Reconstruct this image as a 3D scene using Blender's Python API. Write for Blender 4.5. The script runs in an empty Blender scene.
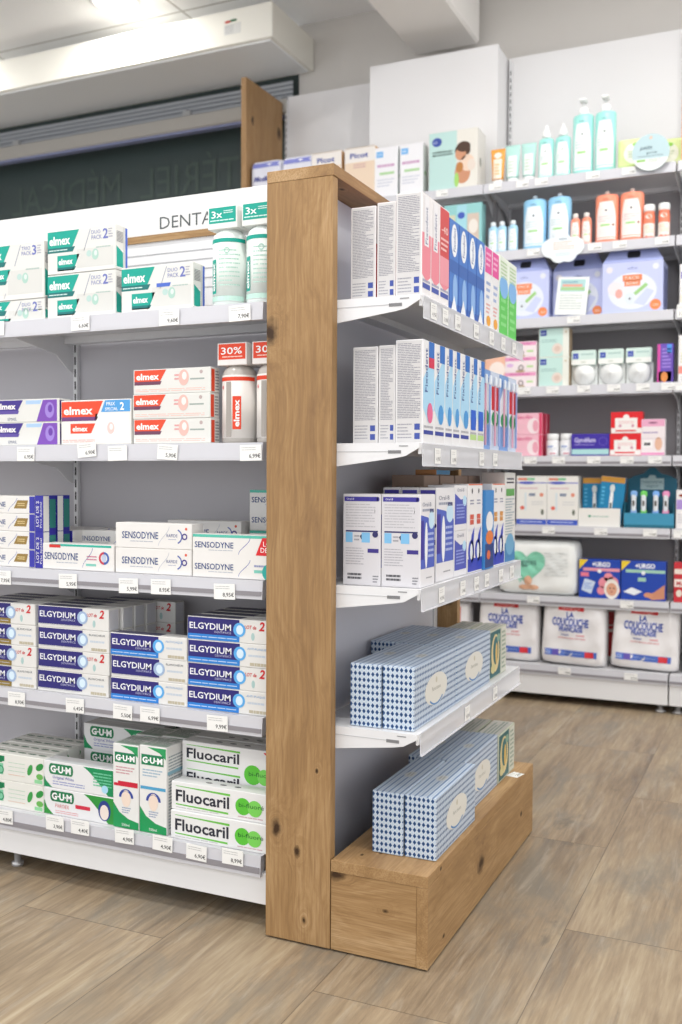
import bpy, math, random
from mathutils import Vector, Matrix
random.seed(7)
SC = bpy.context.scene
COL = SC.collection
PI = math.pi

# ------------------------------------------------------------------ camera
def camera_axes(yaw, pit, rol):
    fw = Vector((-math.sin(yaw)*math.cos(pit), math.cos(yaw)*math.cos(pit), -math.sin(pit)))
    r = Vector((math.cos(yaw), math.sin(yaw), 0)); u = r.cross(fw)
    c, s = math.cos(rol), math.sin(rol)
    return c*r+s*u, -s*r+c*u, fw
RT, UP, FW = camera_axes(.42728, .034505, .004641)
cd = bpy.data.cameras.new('camera'); cam = bpy.data.objects.new('camera', cd); COL.objects.link(cam)
cd.sensor_fit = 'VERTICAL'; cd.sensor_height = 36; cd.sensor_width = 24; cd.lens = 35.0
cd.clip_start = .05; cd.clip_end = 60
m = Matrix((RT, UP, -FW)).transposed().to_4x4(); m.translation = Vector((0, 0, .92)); cam.matrix_world = m
cd.dof.use_dof = True; cd.dof.focus_distance = 1.98; cd.dof.aperture_fstop = 4.0
SC.camera = cam

# ------------------------------------------------------------------ light
W = bpy.data.worlds.new('shop_daylight'); SC.world = W; W.use_nodes = True
W.node_tree.nodes['Background'].inputs[0].default_value = (.965, .98, 1.0, 1)
W.node_tree.nodes['Background'].inputs[1].default_value = 1.35
SC.view_settings.view_transform = 'Standard'; SC.view_settings.look = 'None'
SC.view_settings.exposure = 0.17; SC.view_settings.gamma = 1.0; SC.view_settings.use_curve_mapping = False
LAMP_W = 14.5

# ------------------------------------------------------------------ materials
def lin(h):
    h = h.lstrip('#'); o = []; h = ''.join(c*2 for c in h) if len(h) == 3 else h
    for i in (0, 2, 4):
        c = int(h[i:i+2], 16)/255; o.append(c/12.92 if c <= .04045 else ((c+.055)/1.055)**2.4)
    return (*o, 1)
MATS = {}
def mat(h, rough=.5, metal=0, emit=0, alpha=1, trans=0):
    k = (h, rough, metal, emit, alpha, trans)
    if k in MATS: return MATS[k]
    mm = bpy.data.materials.new('surface_'+h.lstrip('#')); mm.use_nodes = True
    b = mm.node_tree.nodes['Principled BSDF']
    b.inputs['Base Color'].default_value = lin(h); b.inputs['Roughness'].default_value = rough
    b.inputs['Metallic'].default_value = metal
    b.inputs['Specular IOR Level'].default_value = .35
    if emit:
        b.inputs['Emission Color'].default_value = lin(h); b.inputs['Emission Strength'].default_value = emit
    if alpha < 1: b.inputs['Alpha'].default_value = alpha
    if trans: b.inputs['Transmission Weight'].default_value = trans; b.inputs['IOR'].default_value = 1.2
    MATS[k] = mm
    return mm

class NT:
    def __init__(s, name):
        s.m = bpy.data.materials.new(name); s.m.use_nodes = True; s.t = s.m.node_tree; s.b = s.t.nodes['Principled BSDF']
    def n(s, typ, **kw):
        nd = s.t.nodes.new(typ)
        for k, v in kw.items(): setattr(nd, k, v)
        return nd
    def put(s, sock, v):
        if hasattr(v, 'links') or isinstance(v, bpy.types.NodeSocket): s.t.links.new(v, sock)
        else: sock.default_value = v
    def math(s, op, a, b=0, c=0, clamp=False):
        nd = s.n('ShaderNodeMath', operation=op, use_clamp=clamp)
        s.put(nd.inputs[0], a); s.put(nd.inputs[1], b); s.put(nd.inputs[2], c); return nd.outputs[0]
    def noise(s, vec, scale, detail=4, rough=.5, dist=0):
        nd = s.n('ShaderNodeTexNoise'); s.put(nd.inputs['Vector'], vec)
        nd.inputs['Scale'].default_value = scale; nd.inputs['Detail'].default_value = detail
        nd.inputs['Roughness'].default_value = rough; nd.inputs['Distortion'].default_value = dist
        return nd.outputs[0]
    def mapping(s, vec, sc, loc=(0, 0, 0)):
        nd = s.n('ShaderNodeMapping'); s.put(nd.inputs[0], vec); nd.inputs['Scale'].default_value = sc
        nd.inputs['Location'].default_value = loc; return nd.outputs[0]
    def ramp(s, fac, stops):
        nd = s.n('ShaderNodeValToRGB'); s.put(nd.inputs[0], fac); e = nd.color_ramp.elements
        while len(e) < len(stops): e.new(.5)
        for i, (p, c) in enumerate(stops): e[i].position = p; e[i].color = lin(c) if isinstance(c, str) else (c, c, c, 1)
        return nd.outputs[0]
    def mix(s, fac, a, b, mode='MIX'):
        nd = s.n('ShaderNodeMixRGB', blend_type=mode); s.put(nd.inputs[0], fac); s.put(nd.inputs[1], a); s.put(nd.inputs[2], b); return nd.outputs[0]

def oak(name, axis, knots=(), dark=0):
    """oak veneer with the grain along one world axis and a few knots at given points"""
    t = NT(name); pos = t.n('ShaderNodeNewGeometry').outputs['Position']
    sc = [9, 9, 9]; sc[axis] = .55
    vec = t.mapping(pos, tuple(sc))
    bend = t.noise(t.mapping(pos, tuple(1.3 if i == axis else 3 for i in range(3))), 1.6, 2)
    off = t.n('ShaderNodeVectorMath', operation='MULTIPLY_ADD')
    t.put(off.inputs[0], bend); off.inputs[1].default_value = tuple(0 if i == axis else 1.6 for i in range(3)); t.put(off.inputs[2], vec)
    vec = off.outputs[0]
    kmask = None
    for (kx, ky, kz, r) in knots:
        d = t.n('ShaderNodeVectorMath', operation='SUBTRACT'); t.put(d.inputs[0], pos); d.inputs[1].default_value = (kx, ky, kz)
        e = t.n('ShaderNodeVectorMath', operation='MULTIPLY'); t.put(e.inputs[0], d.outputs[0])
        e.inputs[1].default_value = tuple((.62 if i == axis else 1)/r for i in range(3))
        ln = t.n('ShaderNodeVectorMath', operation='LENGTH'); t.put(ln.inputs[0], e.outputs[0])
        ln = t.math('ADD', ln.outputs['Value'], t.math('MULTIPLY', t.math('SUBTRACT', t.noise(pos, 60, 3), .5), 1.3))
        mk = t.math('SUBTRACT', 1.25, ln, clamp=True)
        push = t.math('DIVIDE', 1, t.math('ADD', 1, t.math('MULTIPLY', ln, ln)))
        o2 = t.n('ShaderNodeVectorMath', operation='MULTIPLY_ADD'); t.put(o2.inputs[0], push)
        o2.inputs[1].default_value = tuple(.1 if i == axis else 1.1 for i in range(3)); t.put(o2.inputs[2], vec); vec = o2.outputs[0]
        kmask = mk if kmask is None else t.math('MAXIMUM', kmask, mk)
    g1 = t.noise(vec, 1.2, 5, .6); g2 = t.noise(vec, 11, 4, .65)
    fine = t.noise(t.mapping(pos, tuple(14 if i == axis else 330 for i in range(3))), 1, 2)
    f = t.math('ADD', t.math('MULTIPLY', g1, .6), t.math('MULTIPLY', g2, .4))
    c = t.ramp(f, [(.3, '#7f6143'), (.44, '#9b7a52'), (.55, '#ab8a61'), (.7, '#bd9f78')])
    c = t.mix(t.math('MULTIPLY', t.math('SUBTRACT', fine, .42, clamp=True), 2.4, clamp=True), c, lin('#8a6a46'))
    if dark: c = t.mix(dark, c, lin('#8d6a44'))
    if kmask is not None:
        c = t.mix(t.math('MULTIPLY', kmask, 1.15, clamp=True), c, lin('#3c2816'))
    t.put(t.b.inputs['Base Color'], c); t.b.inputs['Roughness'].default_value = .5; t.b.inputs['Specular IOR Level'].default_value = .3
    return t.m

def floor_mat():
    t = NT('wood_look_vinyl_floor'); pos = t.n('ShaderNodeNewGeometry').outputs['Position']
    sp = t.n('ShaderNodeSeparateXYZ'); t.put(sp.inputs[0], pos)
    u = t.math('DIVIDE', t.math('ADD', sp.outputs[0], .41), .36); row = t.math('FLOOR', u)
    v = t.math('ADD', t.math('DIVIDE', t.math('SUBTRACT', sp.outputs[1], 2.015), .93), t.math('MULTIPLY', row, .53))
    cell = t.math('FLOOR', v)
    fu = t.math('FRACT', u); fv = t.math('FRACT', v)
    eu = t.math('MINIMUM', fu, t.math('SUBTRACT', 1, fu)); ev = t.math('MINIMUM', fv, t.math('SUBTRACT', 1, fv))
    seam = t.math('MAXIMUM', t.math('LESS_THAN', eu, .0028), t.math('LESS_THAN', ev, .0013))
    cmb = t.n('ShaderNodeCombineXYZ'); t.put(cmb.inputs[0], row); t.put(cmb.inputs[1], cell)
    wn = t.n('ShaderNodeTexWhiteNoise', noise_dimensions='3D'); t.put(wn.inputs['Vector'], cmb.outputs[0])
    sh = t.n('ShaderNodeVectorMath', operation='MULTIPLY_ADD'); t.put(sh.inputs[0], wn.outputs['Color']); sh.inputs[1].default_value = (7, 7, 7); t.put(sh.inputs[2], pos)
    p = sh.outputs[0]
    g1 = t.noise(t.mapping(p, (7, 1.1, 1)), 1, 6, .62, .6)
    g2 = t.noise(t.mapping(p, (38, 2.4, 1)), 1, 6, .68, .8)
    g3 = t.noise(t.mapping(p, (150, 9, 1)), 1, 3, .6)
    f = t.math('ADD', t.math('ADD', t.math('MULTIPLY', g1, .42), t.math('MULTIPLY', g2, .36)), t.math('MULTIPLY', g3, .22))
    c = t.ramp(f, [(.34, '#6a5b49'), (.44, '#867560'), (.52, '#99876f'), (.59, '#a8977d'), (.7, '#bbad95')])
    grey = t.noise(t.mapping(p, (4.5, 1.5, 1), (3, 1, 0)), 1.5, 5, .65, .5)
    c = t.mix(t.ramp(grey, [(.5, 0.0), (.68, .75)]), c, lin('#7b766c'))
    pale = t.noise(t.mapping(p, (30, 3, 1), (9, 4, 0)), 1.0, 5, .7, 1.0)
    c = t.mix(t.ramp(pale, [(.54, 0.0), (.72, .4)]), c, lin('#b9b0a0'))
    blot = t.noise(t.mapping(p, (6.5, 2.6, 1), (1.3, 7.7, 0)), 1.2, 5, .6, .4)
    c = t.mix(t.ramp(blot, [(.64, 0.0), (.76, .8)]), c, lin('#54544f'))
    tint = t.math('MULTIPLY_ADD', wn.outputs['Value'], .16, .9)
    cc = t.n('ShaderNodeCombineXYZ'); [t.put(cc.inputs[i], tint) for i in range(3)]
    c = t.mix(1.0, c, cc.outputs[0], 'MULTIPLY')
    c = t.mix(t.math('MULTIPLY', seam, .6), c, lin('#4d4338'))
    t.put(t.b.inputs['Base Color'], c)
    t.put(t.b.inputs['Roughness'], t.math('MULTIPLY_ADD', g2, .25, .3)); t.b.inputs['Specular IOR Level'].default_value = .4
    return t.m

def plaster(name, h, amp=.03):
    t = NT(name); pos = t.n('ShaderNodeNewGeometry').outputs['Position']
    n = t.noise(pos, 3, 3); a = lin(h)
    lo = tuple(x*(1-amp*2) for x in a[:3])+(1,)
    t.put(t.b.inputs['Base Color'], t.mix(n, lo, a)); t.b.inputs['Roughness'].default_value = .75
    return t.m

WHITE = mat('#e4e3e3', .35); GREYP = plaster('grey_shelf_panel', '#a29fa2'); SHELFW = mat('#dedee0', .35); RAILM = mat('#c9c9cf', .35)
DARK = mat('#2c2c2e', .6)

# ------------------------------------------------------------------ objects
def empty(name, loc=(0, 0, 0), rz=0):
    o = bpy.data.objects.new(name, None); COL.objects.link(o); o.location = loc; o.rotation_euler = (0, 0, rz); o.empty_display_size = .05
    return o
def tag(o, label=None, cat=None, group=None, kind=None):
    if label: o['label'] = label
    if cat: o['category'] = cat
    if group: o['group'] = group
    if kind: o['kind'] = kind
    return o
def copy_tree(o, parent=None):
    c = o.copy(); COL.objects.link(c); c.parent = parent
    for ch in o.children: copy_tree(ch, c)
    return c

_text = {}
def text_geo(s, bold=0, shear=0):
    k = (s, bold, shear)
    if k not in _text:
        cu = bpy.data.curves.new('t', 'FONT'); cu.body = s; cu.offset = bold; cu.shear = shear; cu.resolution_u = 2; cu.fill_mode = 'FRONT'
        ob = bpy.data.objects.new('t', cu); COL.objects.link(ob)
        bpy.context.view_layer.update()
        me = ob.evaluated_get(bpy.context.evaluated_depsgraph_get()).to_mesh()
        vs = [tuple(v.co[:2]) for v in me.vertices]; ps = [tuple(p.vertices) for p in me.polygons]
        COL.objects.unlink(ob); bpy.data.objects.remove(ob); bpy.data.curves.remove(cu)
        _text[k] = (vs, ps)
    return _text[k]

class Art:
    """collects geometry and flat printing for ONE mesh; faces F(ront) L R T, C(ylinder), P(illow)"""
    def __init__(s, w=0, d=0, h=0, r=0):
        s.w, s.d, s.h, s.r = w, d, h, r; s.v = []; s.f = []; s.mi = []; s.mats = []; s.sm = []; s.pil = None; s.rot = None
    def m(s, c):
        if isinstance(c, str): c = mat(c, .42)
        if c not in s.mats: s.mats.append(c)
        return s.mats.index(c)
    def add(s, vs, fs, c, smooth=False):
        b = len(s.v); s.v += [tuple(x) for x in vs]; i = s.m(c)
        for f in fs: s.f.append(tuple(b+j for j in f)); s.mi.append(i); s.sm.append(smooth)
    def fp(s, face, u, v, k):
        if face == 'F': return (u, -k, v)
        if face == 'L': return (-k, s.d-u, v)
        if face == 'R': return (s.w+k, u, v)
        if face == 'T': return (u, v, s.h+k)
        if face == 'C': a = u/s.r; return ((s.r+k)*math.sin(a), -(s.r+k)*math.cos(a)*s.d, v)
        if face == 'P': return (u, s.pil(u, v)-k, v)
    def box(s, x0, y0, z0, x1, y1, z1, c, ch=0):
        if not ch:
            vs = [(x, y, z) for z in (z0, z1) for y in (y0, y1) for x in (x0, x1)]
            s.add(vs, [(0, 2, 3, 1), (4, 5, 7, 6), (0, 1, 5, 4), (2, 6, 7, 3), (0, 4, 6, 2), (1, 3, 7, 5)], c); return
        lo, hi = (x0, y0, z0), (x1, y1, z1); vs = []; idx = {}
        for sx in (0, 1):
            for sy in (0, 1):
                for sz in (0, 1):
                    for ax in range(3):
                        p = []
                        for i, q in enumerate((sx, sy, sz)):
                            e = hi[i] if q else lo[i]
                            if i != ax: e += -ch if q else ch
                            p.append(e)
                        idx[(sx, sy, sz, ax)] = len(vs); vs.append(p)
        fs = []
        for ax in range(3):
            o = [i for i in range(3) if i != ax]
            for q in (0, 1):
                l = []
                for a, b in ((0, 0), (1, 0), (1, 1), (0, 1)):
                    key = [0, 0, 0]; key[ax] = q; key[o[0]] = a; key[o[1]] = b
                    l.append(idx[(*key, ax)])
                flip = (q == 0) != (ax == 1)
                fs.append(tuple(l[::-1]) if flip else tuple(l))
        for ax in range(3):
            o = [i for i in range(3) if i != ax]
            for a in (0, 1):
                for b in (0, 1):
                    l = []
                    for q, w_ in ((0, o[0]), (1, o[0]), (1, o[1]), (0, o[1])):
                        key = [0, 0, 0]; key[ax] = q; key[o[0]] = a; key[o[1]] = b
                        l.append(idx[(*key, w_)])
                    fs.append(tuple(l))
        for sx in (0, 1):
            for sy in (0, 1):
                for sz in (0, 1): fs.append(tuple(idx[(sx, sy, sz, a)] for a in range(3)))
        s.add(vs, fs, c)
    def poly(s, face, pts, c, k=1):
        if face == 'P':   # follow the puffy surface: fan of three rings round the middle
            n = len(pts); cu = sum(p[0] for p in pts)/n; cv = sum(p[1] for p in pts)/n; M = 4
            vs = [s.fp(face, cu, cv, k*.00022)]+[s.fp(face, cu+(u-cu)*q/M, cv+(v-cv)*q/M, k*.00022) for q in range(1, M+1) for u, v in pts]
            fs = [(0, 1+i, 1+(i+1) % n) for i in range(n)]+[(1+(q-1)*n+i, 1+q*n+i, 1+q*n+(i+1) % n, 1+(q-1)*n+(i+1) % n) for q in range(1, M) for i in range(n)]
            s.add(vs, fs, c); return
        s.add([s.fp(face, u, v, k*.00022) for u, v in pts], [tuple(range(len(pts)))], c)
    def rect(s, face, u0, v0, u1, v1, c, k=1):
        n = 1 if face not in 'CP' else max(1, int(abs(u1-u0)/.006)); nv = 1 if face != 'P' else max(1, int(abs(v1-v0)/.02))
        vs = []; fs = []
        for j in range(nv+1):
            for i in range(n+1): vs.append(s.fp(face, u0+(u1-u0)*i/n, v0+(v1-v0)*j/nv, k*.00022*(5 if face == 'P' else 1)))
        for j in range(nv):
            for i in range(n): a = j*(n+1)+i; fs.append((a, a+1, a+n+2, a+n+1))
        s.add(vs, fs, c)
    def disc(s, face, u, v, ru, rv, c, k=1, n=20, a0=0, a1=2*PI, slant=0):
        pts = [(u+ru*math.cos(a0+(a1-a0)*i/n)+slant*rv*math.sin(a0+(a1-a0)*i/n), v+rv*math.sin(a0+(a1-a0)*i/n)) for i in range(n if a1-a0 > 6.2 else n+1)]
        s.poly(face, pts, c, k*(5 if face == 'P' else 1))
    def ring(s, face, u, v, r, t, c, k=1, a0=0, a1=2*PI, n=18, e=1):
        for i in range(n):
            a, b = a0+(a1-a0)*i/n, a0+(a1-a0)*(i+1)/n
            s.poly(face, [(u+rr*math.cos(x), v+e*rr*math.sin(x)) for rr, x in ((r-t, a), (r, a), (r, b), (r-t, b))], c, k)
    def text(s, face, st, u, v, h, c, w=None, bold=0, shear=0, k=2, rot=0, align='l'):
        vs, ps = text_geo(st, bold, shear)
        if not vs: return
        x0 = min(p[0] for p in vs); x1 = max(p[0] for p in vs)
        sy = h/.70; sx = (w/(x1-x0)) if w else sy
        wd = (x1-x0)*sx; o = {'l': 0, 'c': -wd/2, 'r': -wd}[align]
        out = []
        for x, y in vs:
            a, b = (x-x0)*sx+o, y*sy
            if rot == 90: a, b = -b, a
            if rot == -90: a, b = b, -a
            out.append(s.fp(face, u+a, v+b, k*.00022*(5 if face == 'P' else 1)))
        s.add(out, ps, c)
    def lines(s, face, u0, v0, u1, v1, n, c, k=1, fill=.45, seed=0, ragged=.4):
        r = random.Random(seed+n)
        for i in range(n):
            y = v1-(v1-v0)*(i+.5)/n; t = (v1-v0)/n*fill/2; x = u0; e = u1-(u1-u0)*ragged*r.random()*(r.random() < .5)
            while x < e:
                q = min(e, x+(u1-u0)*r.uniform(.06, .3)); s.rect(face, x, y-t, q, y+t, c, k); x = q+(u1-u0)*.02
    def lathe(s, prof, c, n=20, cx=0, cy=0, ey=1):
        vs = []; fs = []
        for r, z in prof:
            for i in range(n): a = 2*PI*i/n; vs.append((cx+r*math.cos(a), cy+r*math.sin(a)*ey, z))
        for j in range(len(prof)-1):
            for i in range(n): fs.append((j*n+i, j*n+(i+1) % n, (j+1)*n+(i+1) % n, (j+1)*n+i))
        fs.append(tuple(range(n))[::-1]); fs.append(tuple((len(prof)-1)*n+i for i in range(n)))
        s.add(vs, fs, c, True)
    def prism(s, pts, ax, a0, a1, c):
        """extrude a closed outline (2D in the other two axes) along axis ax"""
        ar = sum(pts[i][0]*pts[(i+1) % len(pts)][1]-pts[(i+1) % len(pts)][0]*pts[i][1] for i in range(len(pts)))
        if (ar < 0) != (ax == 1): pts = pts[::-1]
        n = len(pts); o = [i for i in range(3) if i != ax]; vs = []
        for a in (a0, a1):
            for p in pts:
                q = [0, 0, 0]; q[ax] = a; q[o[0]] = p[0]; q[o[1]] = p[1]; vs.append(q)
        fs = [tuple(range(n))[::-1], tuple(range(n, 2*n))]+[(i, (i+1) % n, (i+1) % n+n, i+n) for i in range(n)]
        s.add(vs, fs, c)
    def mesh(s, name):
        me = bpy.data.meshes.new(name); me.from_pydata(s.v, [], s.f)
        for mt in s.mats: me.materials.append(mt)
        me.polygons.foreach_set('material_index', s.mi); me.polygons.foreach_set('use_smooth', s.sm); me.update()
        return me
    def build(s, name, parent=None, loc=(0, 0, 0), rz=0):
        o = bpy.data.objects.new(name, s.mesh(name)); COL.objects.link(o); o.location = loc; o.rotation_euler = (0, 0, rz)
        if parent: o.parent = parent
        return o

def structure(name, boxes, c, ch=0):
    a = Art()
    for b in boxes: a.box(*b, c, ch)
    o = a.build(name); o['kind'] = 'structure'; return o

PROTO = {}
def put(key, maker, loc, label, cat, group=None, rz=0):
    """first use builds the thing, later uses copy it with its parts"""
    if key in PROTO: o = copy_tree(PROTO[key])
    else: o = maker(); PROTO[key] = o
    o.location = loc; o.rotation_euler = (0, 0, rz)
    for kk in ('group',):
        if kk in o: del o[kk]
    tag(o, label, cat, group); return o
ORD = ['bottom', 'second from bottom', 'third from bottom', 'top']
def level(i, n):
    if n == 1: return 'single'
    if i == 0: return 'bottom'
    if i == n-1: return 'top'
    if n == 3: return 'middle'
    return ('', 'second from bottom', 'third from bottom')[i]

# ------------------------------------------------------------------ the room
WY = 4.52; CZ = 3.18
a = Art(); a.add([(-6, -1.2, 0), (3.6, -1.2, 0), (3.6, 5, 0), (-6, 5, 0)], [(0, 1, 2, 3)], floor_mat()); a.box(-6, -1.2, -.1, 3.6, 5, -.005, mat('#777777')); tag(a.build('floor'), kind='structure')
t = NT('ceiling_tiles'); pos = t.n('ShaderNodeNewGeometry').outputs['Position']; sp = t.n('ShaderNodeSeparateXYZ'); t.put(sp.inputs[0], pos)
sm_ = None
for ax, o_, q in ((0, 1.55, 1.2), (1, .05, .6)):
    fr = t.math('FRACT', t.math('DIVIDE', t.math('ADD', sp.outputs[ax], o_+6), q)); e = t.math('LESS_THAN', t.math('MINIMUM', fr, t.math('SUBTRACT', 1, fr)), .006/q)
    sm_ = e if sm_ is None else t.math('MAXIMUM', sm_, e)
t.put(t.b.inputs['Base Color'], t.mix(sm_, lin('#f6f6f7'), lin('#b4b1ad'))); t.b.inputs['Roughness'].default_value = .8
a = Art(); a.box(-7, -2, CZ, 5, 5, CZ+.1, t.m); tag(a.build('ceiling'), kind='structure')
wallm = plaster('painted_wall', '#cfcbc6'); wallg = plaster('painted_wall_grey', '#c9c9cb')
structure('wall_back', [(-2.30, WY, 0, 6, WY+.15, CZ), (-7, WY, 0, -2.30, WY+.15, 1.2)], wallm)
structure('wall_left', [(-7.1, 0, 0, -7, WY, CZ)], wallm)
# shop window with a part lowered roller shutter (left of the white panels)
wn = Art(); wn.box(-7, WY+.05, 1.2, -2.30, WY+.08, 3.0, mat('#3a4646', .4)); o = wn.build('window_1'); o['kind'] = 'structure'
lt = Art()
for st, xr_, w_ in (('MATÉRIEL', -2.36, .94), ('MÉDICAL', -3.42, .79)):
    vs, ps = text_geo(st); mx = max(p[0] for p in vs)
    lt.add([(xr_-x/mx*w_, WY+.047, 2.44+y*.235) for x, y in vs], ps, mat('#44524d', .5))
lt.build('lettering', o)
sh = empty('roller_shutter', (-2.32, WY, 2.7))
def sub(name, bx, c, parent, ch=0, org=None):
    a = Art(); org = org or parent.location
    for b in bx: a.box(b[0]-org[0], b[1]-org[1], b[2]-org[2], b[3]-org[0], b[4]-org[1], b[5]-org[2], c, ch)
    return a.build(name, parent)
stl = mat('#a4a8ae', .45, .1)
sub('shutter_box', [(-7, 4.08, 2.938, -2.215, WY-.003, 3.10)], mat('#efede4', .3), sh, .004)
sub('shutter_box_underside', [(-6.98, 4.10, 2.930, -2.235, WY-.03, 2.938)], mat('#eff1f2', .35), sh)
a = Art()
for i in range(5):
    z = 2.79+i*.022
    a.box(-7+2.32, 4.47-WY, z-2.7, -2.31+2.32, 4.48-WY, z+.018-2.7, stl, .004)
a.build('shutter_slat', sh)
sub('bottom_bar', [(-7, 4.40, 2.712, -2.31, 4.46, 2.785)], mat('#a9a6a1', .4, .2), sh, .006)
sub('rubber_strip', [(-7, 4.41, 2.700, -2.31, 4.45, 2.712)], mat('#7f86a8', .5), sh)
sub('guide_rail', [(-2.345, 4.41, 2.70, -2.312, 4.46, 2.80)], mat('#85888d', .4, .3), sh, .003)
st = Art(); st.box(0, 0, 0, .09, .001, .05, '#dcdcd8'); st.disc('F', .02, .06, .018, .006, '#c23a2a'); st.disc('F', .05, .063, .02, .006, '#2f6b46'); st.lines('F', .005, .005, .05, .045, 5, '#b8b8b8')
st.build('maker_sticker', sh, (-2.47+2.32, 4.0795-WY, 2.985-2.7))
for bx in ((-6.2), (-4.9), (-3.6)): pass
for i, x in enumerate((-4.1, -2.95)):
    a = Art(); a.box(0, 0, 0, .05, .02, .03, mat('#b8b9ba', .3, .7), .003); a.lathe([(.007, .03), (.007, .035)], DARK, 8, .03, .01); a.build('slat_lock', sh, (x+2.32, 4.45-WY, 2.80-2.7))
tag(sh, 'cream roller shutter housing with grey steel slats above the dark shop window', 'shutter')
# ceiling beam over the white panels
a = Art(); a.box(-1.66, .6, 2.90, -1.345, WY-.06, CZ, plaster('beam_paint', '#ebe8e4'), .012); o = a.build('trim_1'); o['kind'] = 'structure'

# recessed ceiling lamps
LM = mat('#fffaf0', .5, emit=7)
def downlight():
    r = empty('downlight')
    a = Art(); n = 28
    a.lathe([(.118, 0), (.118, -.008), (.10, -.012), (.10, -.004), (.118, 0)], WHITE, n); a.build('trim_ring', r)
    b = Art(); b.lathe([(.10, -.002), (.10, -.006), (.06, -.008)], LM, n); b.build('diffuser', r)
    return r
LP = ['the left gondola', 'the aisle left of the post', 'the aisle before the tall bay', 'the floor right of the plinth', 'the far right corner', 'the right hand aisle', 'the right side of the shop', 'the left end of the shutter', 'the middle behind the viewer', 'the right behind the viewer', 'the left behind the viewer']
lamps = [(-2.98, 3.93), (-2.98, 1.9), (-1.9, .9), (-.55, 3.0), (-.55, 1.0), (1.1, 3.2), (1.1, 1.2), (2.6, 2.4), (-4.25, 3.93), (-.5, -.8), (1.6, -.8), (-2.6, -.8)]
for i, (x, y) in enumerate(lamps):
    lb = 'round white recessed ceiling lamp in front of the shutter housing' if i == 0 else 'round recessed ceiling lamp outside the photo, over '+LP[i-1]
    put('lamp', downlight, (x, y, CZ), lb, 'ceiling lamp', None if i == 0 else 'ceiling lamps over the shop floor')
    L = bpy.data.lights.new('lamp_light', 'AREA'); L.shape = 'DISK'; L.size = .22; L.energy = LAMP_W*(1.15 if y > 2.8 and x > -1 else .75 if y > 3.5 else 1); L.color = (1, .985, .955)
    lo = bpy.data.objects.new('lamp_light', L); COL.objects.link(lo); lo.location = (x, y, CZ-.03)

# ------------------------------------------------------------------ shelving parts
CLEAR = mat('#f4f5fa', .2, alpha=.48)
def upright(parent, x, y, z0, z1, org, single=False, name='upright'):
    a = Art()
    if True:
        hw = .006 if single else .013; a.box(x-hw-org[0], y-org[1], z0-org[2], x+hw-org[0], y+.011-org[1], z1-org[2], SHELFW)
        z = z0+.05
        while z < z1-.04:
            for dx in ((0,) if single else (-.0045, .0045)): a.box(x+dx-.002-org[0], y-.0006-org[1], z-org[2], x+dx+.002-org[0], y+.001-org[1], z+.02-org[2], DARK)
            z += .031
    return a.build(name, parent)
def wall_shelf(parent, x0, x1, yf, yb, z, org, railh=.036, band=None, brackets=(), th=.02, name='shelf'):
    """a white metal shelf running along X: sheet, folded front, price rail, side brackets"""
    O = org
    a = Art(); a.box(x0-O[0], yf+.012-O[1], z-.003-O[2], x1-O[0], yb-O[1], z-O[2], SHELFW)
    a.box(x0-O[0], yf+.012-O[1], z-.03-O[2], x1-O[0], yf+.016-O[1], z-.003-O[2], SHELFW)
    a.box(x0-O[0], yb-.03-O[1], z-.02-O[2], x1-O[0], yb-.004-O[1], z-.003-O[2], SHELFW)
    s = a.build(name, parent)
    r = Art(); zt = z
    r.prism([(yf-O[1], zt-O[2]), (yf+.012-O[1], zt-O[2]), (yf+.012-O[1], zt-railh-O[2]), (yf-.003-O[1], zt-railh-O[2]), (yf-.003-O[1], zt-railh+.006-O[2])], 0, x0-O[0], x1-O[0], RAILM)
    if band: r.box(x0+.002-O[0], yf-.0042-O[1], zt-railh+.007-O[2], x1-.002-O[0], yf-.0015-O[1], zt-railh+.007+band-O[2], mat('#8d8a8f', .4))
    r.build('price_rail', s)
    for bx in brackets:
        b = Art(); y0, y1 = yf+.02-O[1], yb-O[1]; zz = z-.004-O[2]
        b.prism([(y0, zz), (y1, zz), (y1, zz-.085), (y1-.02, zz-.075), (y1-.06, zz-.045), (y0, zz-.016)], 0, bx-.0015-O[0], bx+.0015-O[0], SHELFW)
        b.build('bracket', s)
    return s
def price_tag(face_w=.046, h=.027, txt='', ink='#3a3a3a'):
    a = Art(); a.box(0, 0, 0, face_w, .0008, h, mat('#eeeeec', .45)); a.lines('F', .004, h*.62, face_w*.75, h*.9, 2, '#bcbcbc', ragged=.2, fill=.3)
    if txt: a.text('F', txt, face_w*.95, h*.18, h*.25, ink, bold=.01, align='r', k=1)
    return a

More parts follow.
